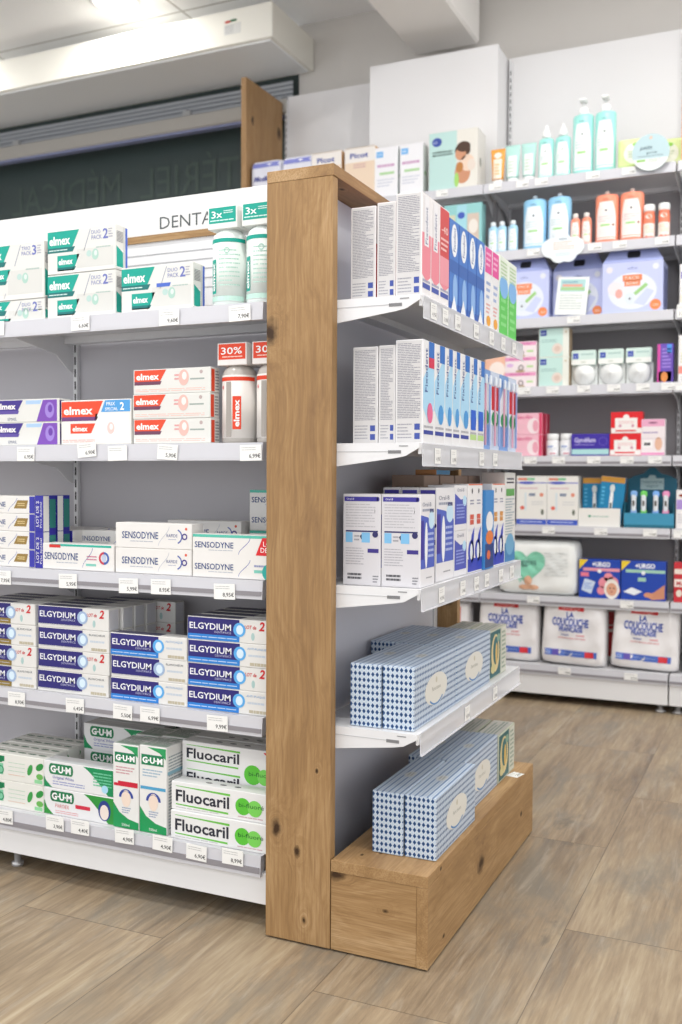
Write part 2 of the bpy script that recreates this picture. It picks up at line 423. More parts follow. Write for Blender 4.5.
# ------------------------------------------------------------------ left gondola
YF = 1.756; YB = 2.035; XL = -3.4; XR = -.972
LZ = [.15, .432, .711, .990, 1.271]
g = empty('gondola_shelving', (-1.6, 1.9, 0)); O = g.location
tag(g, 'white metal shelving unit with grey back stocked with dental boxes, left of the oak post', 'shelving unit')
sub('back_panel', [(XL, YB, .05, -.95, YB+.02, 1.47)], plaster('gondola_back_panel', '#bdbbc0'), g)
for x in (XL+.02, -2.55, -1.662, -.982): upright(g, x, YB-.012, .16, 1.495, O, single=True)
for i, z in enumerate(LZ):
    if i == 0:
        s = wall_shelf(g, XL, XR, YF-.006, YB, z, O, .042, .012, ())
        sub('kick_board', [(XL, YF, .05, -.9495, YF+.015, z-.036)], mat('#e2e2e3', .4), g)
        sub('base_plate', [(XL, YF+.02, .05, XR, YB+.4, .058)], SHELFW, g); a = Art(); a.lathe([(.011, 0), (.014, .003), (.014, .01), (.008, .012), (.008, .05)], mat('#b9b9bb', .3, .6), 14); a.build('foot', g, (-1.02-O[0], 1.98-O[1], 0))
    else: wall_shelf(g, XL, XR, YF, YB-.012, z, O, .038 if i < 3 else .036, .009 if i < 3 else None, (-1.672, -2.56, -.976))
for x in (-1.655, -2.5):
    a = Art(); a.lathe([(.011, 0), (.014, .003), (.014, .01), (.008, .012), (.008, .05)], mat('#b9b9bb', .3, .6), 14); a.build('foot', g, (x-O[0], 1.80-O[1], 0))
hd = empty('header_sign', (-1.6, YB-.036, 1.481)); tag(hd, 'white DENTA header board with oak strip on top of the toothpaste shelves', 'sign')
a = Art(); a.box(-1.8, 0, .0165, .65, .018, .1, mat('#dededd', .25), .001)
p0 = (-1.388+1.6, .034)
a.w = 0; a.text('F', 'DENTAIRE', p0[0], .0285, .029, '#55595a', w=.208, k=1.5); a.build('board', hd)
a = Art(); a.box(.07, -.004, 0, .65, .018, .016, oak('oak_strip', 0)); a.build('oak_strip', hd)
a = Art(); a.box(-1.8, .002, -.16, .65, .018, 0, mat('#e6e6e8', .3)); [a.box(-.1, .0005, -.03-.022*i, .65, .0025, -.028-.022*i, mat('#b9babd')) for i in range(5)]; a.build('lower_board', hd)

# ------------------------------------------------------------------ end display in oak
PX0, PX1 = -.948, -.806; PY0, PY1 = 1.726, 2.54; PH = 1.515
kp = [(-.924, PY0, .224, .011), (-.878, PY0, .184, .008), (-.862, PY0, .05, .004), (-.940, PY0, 1.205, .017), (-.835, PY0, .35, .003)]
e_ = empty('end_display', (-.87, 2.1, 0)); O = e_.location
tag(e_, 'oak framed gondola end with four white metal shelves and a grey back panel', 'display unit')
sub('front_post', [(PX0, PY0, 0.004, PX1, PY0+.023, PH-.023)], oak('oak_post', 2, kp), e_, .0008)
sub('rear_post', [(PX0, PY1-.023, 0.004, PX1, PY1, PH-.023)], oak('oak_rear_post', 2, ((-.83, PY1-.023, .6, .012),)), e_, .0008)
sub('top_board', [(PX0, PY0, PH-.0225, PX1+.002, PY1, PH)], oak('oak_top', 1, ((-.83, 1.82, PH-.0225, .006),)), e_, .0008)
sub('back_panel', [(-.876, PY0+.024, .01, -.866, PY1-.024, PH-.024)], mat('#d2d1d8', .38), e_)
sub('upright', [(-.8655, PY1-.05, .01, -.8615, PY1-.025, PH-.024), (-.8655, PY0+.026, .01, -.862, PY0+.04, PH-.024)], SHELFW, e_)
ESH = [1.2605, .985, .710, .435]; EX = -.638; EY0, EY1 = 1.753, 2.511
for z in ESH:
    a = Art(); zz = z
    a.box(-.86-O[0], EY0+.004-O[1], zz-.003, EX-O[0], EY1-.004-O[1], zz, SHELFW)
    a.box(EX-.004-O[0], EY0+.004-O[1], zz-.02, EX-O[0], EY1-.004-O[1], zz-.003, SHELFW)
    a.box(-.80-O[0], EY0+.004-O[1], zz-.016, -.79-O[0], EY1-.004-O[1], zz-.003, SHELFW)
    s = a.build('shelf', e_)
    for y, nm in ((EY0, 'side_bracket'), (EY1-.002, 'side_bracket')):
        b = Art(); x0 = -.86-O[0]; x1 = EX-O[0]
        b.prism([(x0, zz+.001), (x1, zz+.001), (x1+.001, zz-.008), (x1-.028, zz-.024), (x1-.05, zz-.028), (x0, zz-.05)], 1, y-O[1]-.002, y-O[1]+.002, SHELFW)
        if y == EY0:
            b.box(x1-.062, y-O[1]-.0027, zz-.019, x1-.036, y-O[1]-.0015, zz-.013, mat('#7b7b7d')); b.box(x1-.04, y-O[1]-.0027, zz-.006, x1-.022, y-O[1]-.0018, zz-.004, mat('#8e8e90'))
            b.box(x0, y-O[1]-.0027, zz-.0155, x1-.06, y-O[1]-.0018, zz-.0145, mat('#b4b4b6'))
        b.build(nm, s)
    r = Art(); x = EX-O[0]
    r.box(x+.001, EY0+.012-O[1], zz-.042, x+.0025, EY1-O[1], zz+.001, CLEAR); r.box(x, EY0+.012-O[1], zz-.01, x+.001, EY1-O[1], zz, SHELFW)
    r.box(x+.0025, EY0+.012-O[1], zz-.043, x+.006, EY1-O[1], zz-.041, CLEAR)
    r.build('label_holder', s)
pl = empty('plinth', (-.7, 2.1, 0)); O = pl.location
tag(pl, 'low oak plinth box on the floor at the foot of the display, carrying tissue boxes', 'plinth')
sub('front_board', [(PX1+.002, PY0+.001, .004, -.628, PY0+.023, .157)], oak('oak_plinth_front', 0, ((-.79, PY0, .152, .012), (-.69, PY0, .10, .004))), pl, .0006)
sub('side_board', [(-.6275, PY0, .004, -.605, 2.54, .157)], oak('oak_plinth_side', 1, ((-.605, 2.07, .083, .017), (-.605, 2.42, .085, .006), (-.605, 1.82, .03, .004))), pl, .0006)
sub('back_board', [(-.80, 2.518, .004, -.628, 2.54, .157)], oak('oak_plinth_back', 0), pl, .0006)
sub('lid', [(PX1+.002, PY0, .1575, -.605, 2.54, .180)], oak('oak_plinth_lid', 1, ((-.76, 1.775, .18, .004), (-.73, 1.80, .18, .004), (-.605, 1.80, .17, .004))), pl, .0006)
PZ = .180

# ------------------------------------------------------------------ far wall shelving
FY = 4.045; FB = 4.42; FZ = [.155, .44, .727, 1.012, 1.296, 1.575, 1.858, 2.14]; PT = 2.795
PANEL = plaster('white_shelf_panel', '#e6e5e6'); 
def far_unit(x0, x1, label, FB=4.42):
    g = empty('wall_shelving', ((x0+x1)/2, 4.2, 0)); O = g.location; tag(g, label, 'shelving unit')
    sub('back_panel', [(x0, FB, .05, x1, FB+.02, FZ[7])], GREYP, g); sub('top_panel', [(x0, FB, FZ[7]+.0005, x1, FB+.02, PT)], PANEL, g)
    if FB > 4.3:
        for x in (x0+.012, x1-.012): upright(g, x, FB-.014, .06, PT-.02, O, single=True)
    for i, z in enumerate(FZ):
        wall_shelf(g, x0, x1, FY-(.0 if i else .0), FB-.014, z, O, .04, .010 if i in (0, 1, 2, 3) else None, (x0+.012, x1-.012) if i else ())
    sub('kick_board', [(x0, FY+.004, .035, x1, FY+.02, .118)], mat('#e2e2e3', .4), g)
    for x in (x0+.03, x1-.03):
        a = Art(); a.lathe([(.02, 0), (.02, .008), (.011, .01), (.011, .035)], mat('#b9b9bb', .3, .6), 14); a.build('foot', g, (x-O[0], FY+.04-O[1], 0))
    sub('base_plate', [(x0, FY+.02, .035, x1, FB, .045)], SHELFW, g)
    return g
far_unit(-2.325, -1.803, 'white wall shelving bay beside the tall oak panel, milk pouches on top')
far_unit(-1.800, -1.200, 'shallow wall shelving bay in front of the pillar, pump carton on top', 4.25)
far_unit(-1.197, -.437, 'tall white wall shelving bay full of baby products on the right')
far_unit(-.431, .55, 'wall shelving bay cut off by the right edge of the photo')
# pillar cladding
structure('wall_pillar', [(-1.798, 4.271, .05, -1.203, WY-.002, PT)], PANEL)
a = Art(); a.box(-2.355, 4.04, .02, -2.328, 4.395, 2.76, oak('oak_side_panel', 2, ((-2.328, 4.10, 2.58, .014), (-2.328, 4.36, 2.60, .02), (-2.328, 4.2, 2.3, .02)), .35), .001)
tag(a.build('side_panel'), 'tall oak side panel standing beside the dark window', 'panel')

# ------------------------------------------------------------------ cartons on the left gondola
TEAL, TEALD = '#12a08f', '#1c6f6e'
OFF = '#dcdcd8'
def para(a, f, u0, v0, w, h, sl, c, k=1, cutl=0): a.poly(f, [(u0, v0), (u0+w-sl, v0), (u0+w, v0+h), (u0+cutl, v0+h)], c, k)
def tooth(a, f, u, v, r, c1, c2, k=2):
    a.disc(f, u, v, r*.75, r, c1, k); a.disc(f, u+r*.1, v+r*.2, r*.35, r*.5, c2, k+1)
def elmex_duo(w, h, d, num, c=TEAL, cd_=TEALD, base=OFF, third=False):
    def mk():
        a = Art(w, d, h); a.box(0, 0, 0, w, d, h, base, .0012)
        t = h*.97; hb = .036 if h > .08 else h*.42
        para(a, 'F', .001, t-hb, w*.47, hb, w*.10, c); para(a, 'F', .001, t-hb-.011, w*.41, .011, w*.035, cd_)
        a.text('F', 'elmex', .006, t-hb*.82, hb*.52, '#f4f6f5', w=w*.31, bold=.03, k=2)
        a.lines('F', .005, t-hb-.008, w*.3, t-hb-.003, 1, '#cfe6e2', 2)
        v2 = t-hb-.052
        para(a, 'F', w*.15, v2+.008, w*.33, .026, w*.07, c); para(a, 'F', w*.15, v2, w*.28, .008, w*.03, cd_)
        a.text('F', 'elmex', w*.17, v2+.014, .013, '#f4f6f5', w=w*.21, bold=.03)
        a.poly('F', [(w*.54, t-hb-.012), (w*.55, t-hb-.012), (w*.645, t-.002), (w*.635, t-.002)], '#8f93a8')
        a.poly('F', [(w*.37, .004), (w*.378, .004), (w*.405, .016), (w*.397, .016)], '#8f93a8')
        a.text('F', 'DUO' if num == '2' else 'TRIO', w*.655, t-.014, .008, '#7b82b5'); a.text('F', 'PACK', w*.655, t-.026, .009, '#7b82b5', w=w*.15)
        a.text('F', num, w*.82, t-.026, .021, '#6d76b8', bold=.02); a.lines('F', w*.9, t-.026, w*.96, t-.004, 4, '#a9a9b5')
        a.rect('F', w*.44, h*.10, w*.97, h*.52, '#d3d3cf', 1); a.disc('F', w*.62, h*.40, .007, .007, '#b4cfc9', 2)
        tooth(a, 'F', w*.71, h*.37, .012, '#a9cbbf', '#d3ded9'); a.lines('F', w*.72, h*.49, w*.93, h*.55, 1, '#aebfb9', 2)
        a.rect('F', .002, .001, w*.98, h*.09, '#e4e4e1', 1)
        a.rect('R', .002, .004, d*.62, h*.45, '#f0f0ee'); a.poly('R', [(.003, .006), (d*.6, .006), (d*.6, h*.4), (.003, h*.52)], c, 2)
        for i in range(8): a.rect('R', .004, h*.62+i*.003, d*.6, h*.62+i*.003+.0015, '#8d8d90', 2)
        a.rect('R', d*.80, .002, d*.97, h*.97, '#4d6bc4', 2); a.rect('R', d*.66, .002, d*.7, h-.002, '#bdbdbd', 2)
        if third: para(a, 'F', w*.5, t-hb-.008, w*.2, .008, w*.02, '#4d6bc4', 2)
        a.lines('T', .01, .006, w-.01, d-.006, 3, '#c4c8c8')
        return a.build('toothpaste_carton')
    return mk
def elmex_single(w, h, d, c, c2, kind):
    def mk():
        a = Art(w, d, h); a.box(0, 0, 0, w, d, h, OFF, .0012)
        hb = h*.46; t = h*.97
        if kind == 'red':
            para(a, 'F', .003, t-hb, w*.42, hb, w*.08, c); para(a, 'F', .003, t-hb-.0075, w*.36, .0075, w*.02, c2)
            a.text('F', 'elmex', .008, t-hb*.84, hb*.55, '#faf6f2', w=w*.3, bold=.03)
            a.lines('F', .006, .004, w*.93, h*.22, 2, '#e6b9ae', 1, .35); tooth(a, 'F', w*.66, h*.62, h*.32, '#e3b7ae', '#efe4e0'); a.lines('F', w*.54, h*.5, w*.6, h*.8, 2, '#d99'); a.rect('F', w*.74, h*.52, w*.92, h*.58, '#9aa6a0', 1); a.disc('F', w*.88, h*.82, .004, .004, '#b9a8a6')
        elif kind == 'purple':
            para(a, 'F', .003, t-hb, w*.44, hb, w*.08, c); para(a, 'F', .003, t-hb-.0075, w*.38, .0075, w*.02, c2)
            a.text('F', 'elmex', .008, t-hb*.84, hb*.55, '#faf6f2', w=w*.3, bold=.03); a.text('F', 'EMAIL', w*.22, h*.08, .007, '#6f7690')
            a.poly('F', [(w*.66, .001), (w*.97, .001), (w*.97, h*.95), (w*.76, h*.95)], '#7a4bb0'); tooth(a, 'F', w*.86, h*.5, h*.34, '#9b7fd0', '#6a3fa4')
            para(a, 'F', w*.5, h*.78, w*.24, h*.16, w*.02, '#a9c7ea')
            a.rect('R', .002, .002, d*.5, h*.9, '#5a3796')
        a.rect('R', d*.05, .002, d*.42, h*.92, c); a.lines('R', d*.5, .004, d*.92, h*.9, 7, '#8d8d90', 1)
        a.lines('T', .01, .006, w-.01, d-.006, 2, '#d8c4c0')
        return a.build('toothpaste_carton')
    return mk
def elmex_redpack(w, h, d):
    def mk():
        a = Art(w, d, h); a.box(0, 0, 0, w, d, h, '#e6e4e0', .0012)
        para(a, 'F', .002, h*.62, w*.6, h*.35, w*.09, '#e2492c'); para(a, 'F', .002, h*.53, w*.53, h*.09, w*.03, '#6c3f78')
        a.text('F', 'elmex', .008, h*.68, .017, '#faf6f2', w=w*.42, bold=.03)
        a.poly('F', [(w*.58, h*.72), (w*.99, h*.72), (w*.99, h*.98), (w*.64, h*.98)], '#4f9bd8'); a.text('F', 'PRIX', w*.66, h*.86, .008, '#fff'); a.text('F', 'SPECIAL', w*.64, h*.75, .007, '#fff', w=w*.18); a.text('F', '2', w*.85, h*.76, .016, '#fff', bold=.02)
        para(a, 'F', w*.14, h*.25, w*.36, h*.22, w*.06, '#e2492c'); a.text('F', 'elmex', w*.17, h*.30, .011, '#faf6f2', w=w*.22, bold=.03)
        a.rect('F', w*.5, h*.06, w*.98, h*.68, '#e9e9ea'); tooth(a, 'F', w*.72, h*.36, .013, '#e6c8c2', '#efe9e7'); a.lines('F', .004, .004, w*.5, h*.12, 2, '#d8a9a0')
        return a.build('toothpaste_carton')
    return mk
def senso(w, h, d, kind, tubes=1):
    def mk():
        a = Art(w, d, h); a.box(0, 0, 0, w, d, h, '#e4e2df', .0012)
        for q in range(tubes):
            b = q*h/tubes; hh = h/tubes
            u = .006
            if kind == 'gold': u = -.0
            a.text('F', 'SENSODYNE', w*(.03 if kind != 'rapid' else .09), b+hh*.38, hh*.27, '#23407c', w=w*(.5 if kind == 'gold' else .48), bold=.01)
            a.lines('F', w*.2, b+hh*.24, w*.5, b+hh*.30, 1, '#a7adbb')
            sx = w*.60
            for i in range(10):
                f0, f1 = i/10, (i+1)/10
                def cv(f): return (sx-w*.03+w*.14*(3*f*f-2*f**3)+w*.0, b+hh*(.12+.76*f))
                (u0, v0), (u1, v1) = cv(f0), cv(f1); tk = w*.009*(1-abs(f0-.5))
                a.poly('F', [(u0, v0-.0005), (u0+tk, v0-.0005), (u1+tk, v1), (u1, v1)], '#4e5fae' if kind != 'rapid' else '#b9bcc8')
            if kind == 'gold':
                a.poly('F', [(w*.66, b+hh*.28), (w*.86, b+hh*.28), (w*.89, b+hh*.75), (w*.72, b+hh*.75)], '#94793f'); a.lines('F', w*.72, b+hh*.4, w*.84, b+hh*.62, 2, '#d9c48d', 2)
            if kind == 'complete':
                a.rect('F', w*.12, h*.90, w*.97, h*.985, '#2fae9c'); a.rect('F', w*.1, h*.84, w*.26, h*.96, '#d0322c', 2)
                a.ring('F', w*.87, hh*.5, .014, .005, '#c43a4e', 2, PI*.5, PI*1.5); a.ring('F', w*.87, hh*.5, .014, .005, '#4462ad', 2, -PI*.5, PI*.5); a.disc('F', w*.87, hh*.5, .006, .009, '#b9c6dd', 2)
                a.lines('F', w*.63, hh*.38, w*.77, hh*.6, 2, '#c77d94'); a.rect('F', w*.62, hh*.18, w*.76, hh*.27, '#7ac4b5')
            if kind == 'rapid':
                a.text('F', 'RAPIDE', w*.68, b+hh*.47, hh*.12, '#44548e', w=w*.14); a.lines('F', w*.7, b+hh*.36, w*.8, b+hh*.4, 1, '#8790b5')
                a.ring('F', w*.80, b+hh*.5, .016, .003, '#5767a8', 2, -PI*.4, PI*.4); a.ring('F', w*.91, b+hh*.5, .007, .003, '#4d3f86', 2); a.disc('F', w*.93, b+hh*.8, .003, .003, '#d9604a', 2)
            if kind == 'menthe':
                a.disc('F', w*.95, b+hh*.35, .018, .018, '#2ea79e', 2) if q == 0 else None
        if kind == 'menthe':
            a.poly('F', [(.001, h*.93), (w*.9, h*.93), (w*.99, h*.995), (.001, h*.995)], '#56bba8'); a.poly('F', [(w*.78, h*.55), (w*.999, h*.55), (w*.999, h*.95), (w*.86, h*.95)], '#d8262c', 2)
            a.text('F', 'LOT', w*.87, h*.76, .010, '#fff', k=3); a.text('F', 'DE 2', w*.84, h*.62, .010, '#fff', k=3); a.rect('F', w*.76, h*.15, w*.9, h*.22, '#7ac4b5'); a.lines('F', w*.76, h*.26, w*.9, h*.36, 1, '#8d94b8')
        if kind == 'gold':
            a.rect('F', w*.91, .001, w-.001, h-.001, '#3535a0', 2)
        return a.build('toothpaste_carton')
    return mk
def lot_band(w, h, d):
    """blue price band wrapped round two cartons"""
    def mk():
        a = Art(w, d, h); a.box(0, 0, 0, w, d, h, '#2f2d9a', .0008)
        a.text('F', 'LOT DE 2', w*.5, h*.15, w*.32, '#f0f0f0', w=h*.7, rot=90, k=2); a.text('F', 'Prix Spécial', w*.85, h*.12, w*.2, '#f0f0f0', w=h*.7, rot=90, k=2)
        a.rect('R', .001, .001, d*.45, h-.001, '#e5e5e2'); a.rect('R', d*.5, h*.1, d*.96, h*.9, '#2f7f78')
        return a.build('price_band')
    return mk
def elgydium(w, h, d, kind, lot=False):
    def mk():
        a = Art(w, d, h); a.box(0, 0, 0, w, d, h, '#dfdedb', .0012)
        x1 = w*.64
        stripe = {'blue': '#2f7fd0', 'white': '#d7d6da', 'gold': '#8a7437'}[kind]
        a.rect('F', .0015, h*.16, x1, h*.97, '#2b2672'); a.rect('F', .0015, h*.02 if kind != 'white' else h*.13, x1, h*(.26 if kind != 'white' else .16), stripe, 2)
        a.lines('F', w*.03, h*.10, x1*.95, h*.18, 1, '#bcd3ee' if kind == 'blue' else '#b5b5bb', 3)
        a.text('F', 'ELGYDIUM', w*.03, h*.48, h*.27, '#eef0f6', w=w*.51, bold=.012, k=3); a.text('F', 'DENTIFRICE', w*.34, h*.34, h*.09, '#b9bbdc', w=w*.2, k=3)
        cc = '#5aa9e6' if kind == 'blue' else '#9fb6d6'
        a.disc('F', x1, h*.55, h*.30, h*.30, cc, 3); a.disc('F', x1+.001, h*.55, h*.17, h*.2, '#d5e8f6', 4)
        if lot:
            a.text('F', 'LOT de', w*.70, h*.62, h*.15, '#c8333a', w=w*.14, bold=.02, shear=.2); a.text('F', '2', w*.87, h*.58, h*.36, '#c8232a', bold=.03, shear=.2)
            a.disc('F', w*.80, h*.30, .004, .008, '#a8c6c4')
        else:
            a.text('F', 'BLANCHEUR' if kind != 'blue' else 'ANTI-PLAQUE', w*.73, h*.75, h*.09, '#4d5360' if kind != 'blue' else '#7aa3d0', w=w*.22)
            a.lines('F', w*.74, h*.4, w*.94, h*.6, 1, '#c2ccd8'); a.lines('F', w*.76, h*.06, w*.97, h*.22, 1, '#b9b09a', fill=.8)
        a.rect('R', .002, .002, d*.9, h*.95, '#cfd0d6'); a.rect('T', .002, .004, x1, d-.004, '#54536d')
        return a.build('toothpaste_carton')
    return mk
def leafbox(w, h, d):
    def mk():
        a = Art(w, d, h); a.box(0, 0, 0, w, d, h, '#e2e2dc', .0012)
        a.rect('F', .001, h*.7, w*.40, h*.9, '#1f8a5a'); a.rect('F', .001, h*.2, w*.38, h*.62, '#7fc2a0'); a.disc('F', w*.34, h*.78, .008, .008, '#14754a', 2); a.ring('F', w*.34, h*.38, .010, .003, '#2f9367', 3)
        for i in range(4): a.lines('F', w*.46, h*(.22+.15*i), w*.72, h*(.26+.15*i), 1, '#a9cdb4' if i else '#d8a78d', 2)
        a.disc('F', w*.80, h*.52, .007, .013, '#3c9a4b', 2, slant=.3); a.disc('F', w*.95, h*.68, .010, .009, '#2f8f43', 2, slant=.5); a.disc('F', w*.95, h*.32, .010, .007, '#6bb358', 2)
        a.rect('F', w*.87, h*.06, w*.99, h*.2, '#8fcf9b', 1)
        for i in range(6): a.disc('T', w*.1+i*w*.16, d*.5, .012, .004, '#5b7a64', 1)
        return a.build('toothpaste_carton')
    return mk
def gum(w, h, d, kind):
    def mk():
        a = Art(w, d, h); gc = '#178a55' if kind == 'white' else '#2f8f3c'
        a.box(0, 0, 0, w, d, h, '#e3e3e4', .0012)
        n = 8
        pts = [(w*.58+w*.34*(i/n)**.8, h*(.97-.95*i/n)) for i in range(n+1)]
        a.poly('F', [(w*.999, h*.02), (w*.999, h*.97)]+pts, gc)
        a.poly('F', [(.001, .001), (w*.14, .001), (w*.05, h*.25), (.001, h*.55)], gc)
        a.rect('F', w*.13, h*.52, w*.41, h*.92, '#1d7a4e', 2); a.disc('F', w*.13, h*.72, .007, h*.2, '#1d7a4e', 2); a.disc('F', w*.41, h*.72, .006, h*.2, '#1d7a4e', 2)
        a.text('F', 'G·U·M', w*.12, h*.60, h*.24, '#f5f5f5', w=w*.29, bold=.04, k=3)
        if kind == 'white':
            a.text('F', 'Original White', w*.15, h*.36, h*.11, '#4a4fa8', w=w*.3); a.lines('F', w*.15, h*.12, w*.6, h*.3, 2, '#9aa0c8'); a.lines('F', w*.72, h*.3, w*.97, h*.85, 5, '#6cc29a', 2); a.disc('F', w*.88, h*.25, .009, .009, '#a8d8ee', 3)
        else:
            a.text('F', 'PAROEX', w*.17, h*.3, h*.14, '#d0686a', w=w*.2); a.rect('F', w*.46, h*.38, w*.67, h*.52, '#cf3049', 2); a.lines('F', w*.17, h*.08, w*.5, h*.22, 2, '#d9a0a4')
            a.disc('F', w*.87, h*.48, .017, .023, '#2d3f86', 2); a.disc('F', w*.87, h*.42, .012, .017, '#e9dcd3', 3)
        a.rect('T', .002, .003, w-.002, d*.5, '#d7dadb'); a.lines('R', .004, .004, d-.004, h*.9, 5, '#8aa99a')
        return a.build('toothpaste_carton')
    return mk
def gumtall(w, h, d, kind):
    def mk():
        a = Art(w, d, h); a.box(0, 0, 0, w, d, h, '#e4e4e2', .0012)
        red = kind == 'red'
        a.poly('F', [(w*.3, h*.985), (w*.98, h*.985), (w*.98, h*.86), (w*.75, h*.93)], '#2c9a5d')
        a.rect('F', w*.08, h*.78, w*.9, h*.9, '#177a50', 2); a.text('F', 'G·U·M', w*.12, h*.805, h*.065, '#fff', w=w*.74, bold=.04, k=3)
        a.lines('F', w*.12, h*.64, w*.85, h*.74, 3, '#c99aa0' if red else '#9fb7c9'); a.rect('F', .003, h*.50, w*.97, h*.535, '#c9243c' if red else '#4f9fc8', 2)
        if red: a.rect('F', w*.2, h*.5, w*.97, h*.56, '#c9243c', 2)
        a.ring('F', w*.52, h*.37, .019, .006, '#34499c', 2, 0, PI); a.disc('F', w*.52, h*.36, .012, .019, '#ecd9ca', 2, a0=0); a.lines('F', w*.35, h*.18, w*.7, h*.26, 3, '#93a0bb')
        a.poly('F', [(.001, .001), (w*.999, .001), (w*.999, h*.09), (w*.6, h*.12), (w*.25, h*.19), (.001, h*.30)], '#1f9455'); a.text('F', '500ml' if red else '300ml', w*.5, h*.03, .006, '#e8f4ea', align='c', k=3)
        a.lines('R', .008, .01, d-.008, h*.9, 24, '#9aa3a8'); a.rect('R', .004, h*.68, d*.9, h*.72, '#8ab4c4', 2)
        a.lines('T', .006, .01, w-.006, d-.01, 6, '#7f9a88'); a.rect('T', .003, .003, w-.003, d*.25, '#b8cabd')
        return a.build('mouthwash_carton')
    return mk
def fluo(w, h, d, tubes=1):
    def mk():
        a = Art(w, d, h); a.box(0, 0, 0, w, d, h, '#e6e6e6', .0012)
        for q in range(tubes):
            b = q*h/tubes; hh = h/tubes
            a.poly('F', [(w*.05, b+hh*.86), (w*.62, b+hh*.84), (w*.62, b+hh*.76), (w*.05, b+hh*.84)], '#6cbf4a'); a.poly('F', [(w*.05, b+hh*.22), (w*.6, b+hh*.18), (w*.6, b+hh*.11), (w*.05, b+hh*.18)], '#6cbf4a')
            a.text('F', 'Fluocaril', w*.05, b+hh*.32, hh*.40, '#2a2c38', w=w*.56, bold=.022)
            if tubes == 1: a.lines('F', w*.05, b+hh*.06, w*.5, b+hh*.12, 1, '#bdbdbd')
        a.disc('F', w*.75, h*.48, min(.021, h*.3), min(.021, h*.3), '#5bbf3a', 2); a.disc('F', w*.87, h*.46, .017, .017, '#79cf5a', 3)
        a.text('F', 'bi-fluoré', w*.71, h*.46, .009, '#1f5a2a', w=w*.25, k=4); a.lines('F', w*.7, h*.08, w*.95, h*.16, 1, '#c9a9b0')
        if tubes == 2: a.poly('F', [(w*.86, h*.96), (w*.995, h*.96), (w*.995, h*.7)], '#d8262c', 4)
        for i in range(3): a.disc('T', w*.35+i*w*.15, d*.5, .008, .004, '#6a6a6c', 1)
        a.rect('L', .003, .003, d-.003, h-.003, '#dcdcdc')
        return a.build('toothpaste_carton')
    return mk
def mouthwash(c, top, red):
    """two bottles under one printed carton sleeve: a clear bottle with a sleeve label and a cardboard topper"""
    def mk():
        r = empty('mouthwash_bottle')
        a = Art(); a.lathe([(.033, 0), (.037, .004), (.037, .135), (.034, .150), (.022, .162), (.016, .166), (.016, .17)], mat('#e8efec' if not red else '#b9b4ae', .15), 28); a.build('bottle', r, (.038, .038, 0))
        l = Art(r=.0372, d=1); l.lathe([(.0372, .010), (.0372, .140)], mat('#dfe7e2' if not red else '#e4e0db', .35), 28)
        if not red:
            l.rect('C', -.055, .132, .055, .140, c); l.rect('C', -.032, .028, -.014, .098, c, 2); l.text('C', 'elmex', -.017, .033, .011, '#f4f6f5', w=.058, rot=90, bold=.03, k=4)
            l.lines('C', -.006, .04, .04, .12, 9, '#b4d6ca', 1, .3); l.ring('C', .012, .115, .006, .0015, '#9accbc', 2); l.rect('C', -.05, .012, .05, .022, '#bfe0d4')
        else:
            l.rect('C', -.055, .128, .055, .136, c); l.rect('C', .004, .028, .022, .096, c, 2); l.text('C', 'elmex', .018, .033, .011, '#f4f6f5', w=.056, rot=90, bold=.03, k=4); l.rect('C', -.012, .012, .001, .126, '#a39d97', 2); l.disc('C', -.024, .115, .004, .004, '#d88', 2)
        l.build('label', r, (.038, .038, 0))
        t_ = Art(.070, .066, .046); t_.box(0, 0, 0, .070, .066, .046, '#e2e4e1' if not red else '#e6e2df', .001)
        t_.rect('F', .003, .012, .067, .044, c); t_.text('F', top, .009, .023, .014, '#f4f6f5', w=.026 if not red else .05, bold=.01)
        if not red: t_.lines('F', .038, .03, .06, .038, 2, '#cfeae4', 2); t_.lines('F', .006, .015, .062, .02, 1, '#cfeae4', 2)
        else: t_.lines('F', .012, .015, .06, .02, 1, '#f4c9bd', 2)
        t_.rect('L', .01, .004, .06, .042, '#dddbd8')
        t_.build('cardboard_topper', r, (.003, .005, .160))
        return r
    return mk

def stack(key, mk, x, y, z, h, n, desc, where, cat='toothpaste box', group=None, i0=0, total=None, jit=.0012, rz=0):
    out = []
    for i in range(n):
        lv = level(i+i0, total or n)
        dx = random.uniform(-jit, jit) if i else 0
        lb = f'{lv} {desc}, {where}' if lv != 'single' else f'{desc}, {where}'
        out.append(put(key, mk, (x+dx, y+random.uniform(0, jit), z+.0006+i*(h+.0004)), lb, cat, group, rz))
    return out
Y0 = 1.772; S5, S4, S3, S2, S1 = [z for z in LZ]
# top shelf
DW = .187
stack('eduo', elmex_duo(DW, .097, .043, '2'), -1.533, Y0, S1, .1, 1, 'lower white and teal duo toothpaste box of the pair', 'left of the DENTA sign', group='duo toothpaste boxes on the top shelf')
stack('eduo', None, -1.533, Y0+.001, S1+.0985, .1, 1, 'upper white and teal duo toothpaste box of the pair', 'left of the DENTA sign', group='duo toothpaste boxes on the top shelf')
stack('eduo3', elmex_duo(.183, .097, .045, '2', third=True), -1.331, Y0, S1, .1, 1, 'white teal and blue duo toothpaste box', 'standing alone left of the mouthwash bottles', group='duo toothpaste boxes on the top shelf')
stack('etrio', elmex_duo(.187, .128, .043, '3'), -1.729, Y0, S1+.050, .128, 1, 'tall teal three-pack toothpaste box', 'cut by the left edge on the top shelf')
stack('esmall', elmex_duo(.187, .049, .043, '2'), -1.729, Y0, S1, .049, 1, 'low white teal toothpaste box', 'beneath the three-pack at the left edge')
put('mwt', mouthwash(TEAL, '3x', False), (-1.121, Y0+.005, S1+.0006), 'clear teal mouthwash bottle with 3x topper, left one beside the duo box', 'mouthwash', 'teal mouthwash bottles')
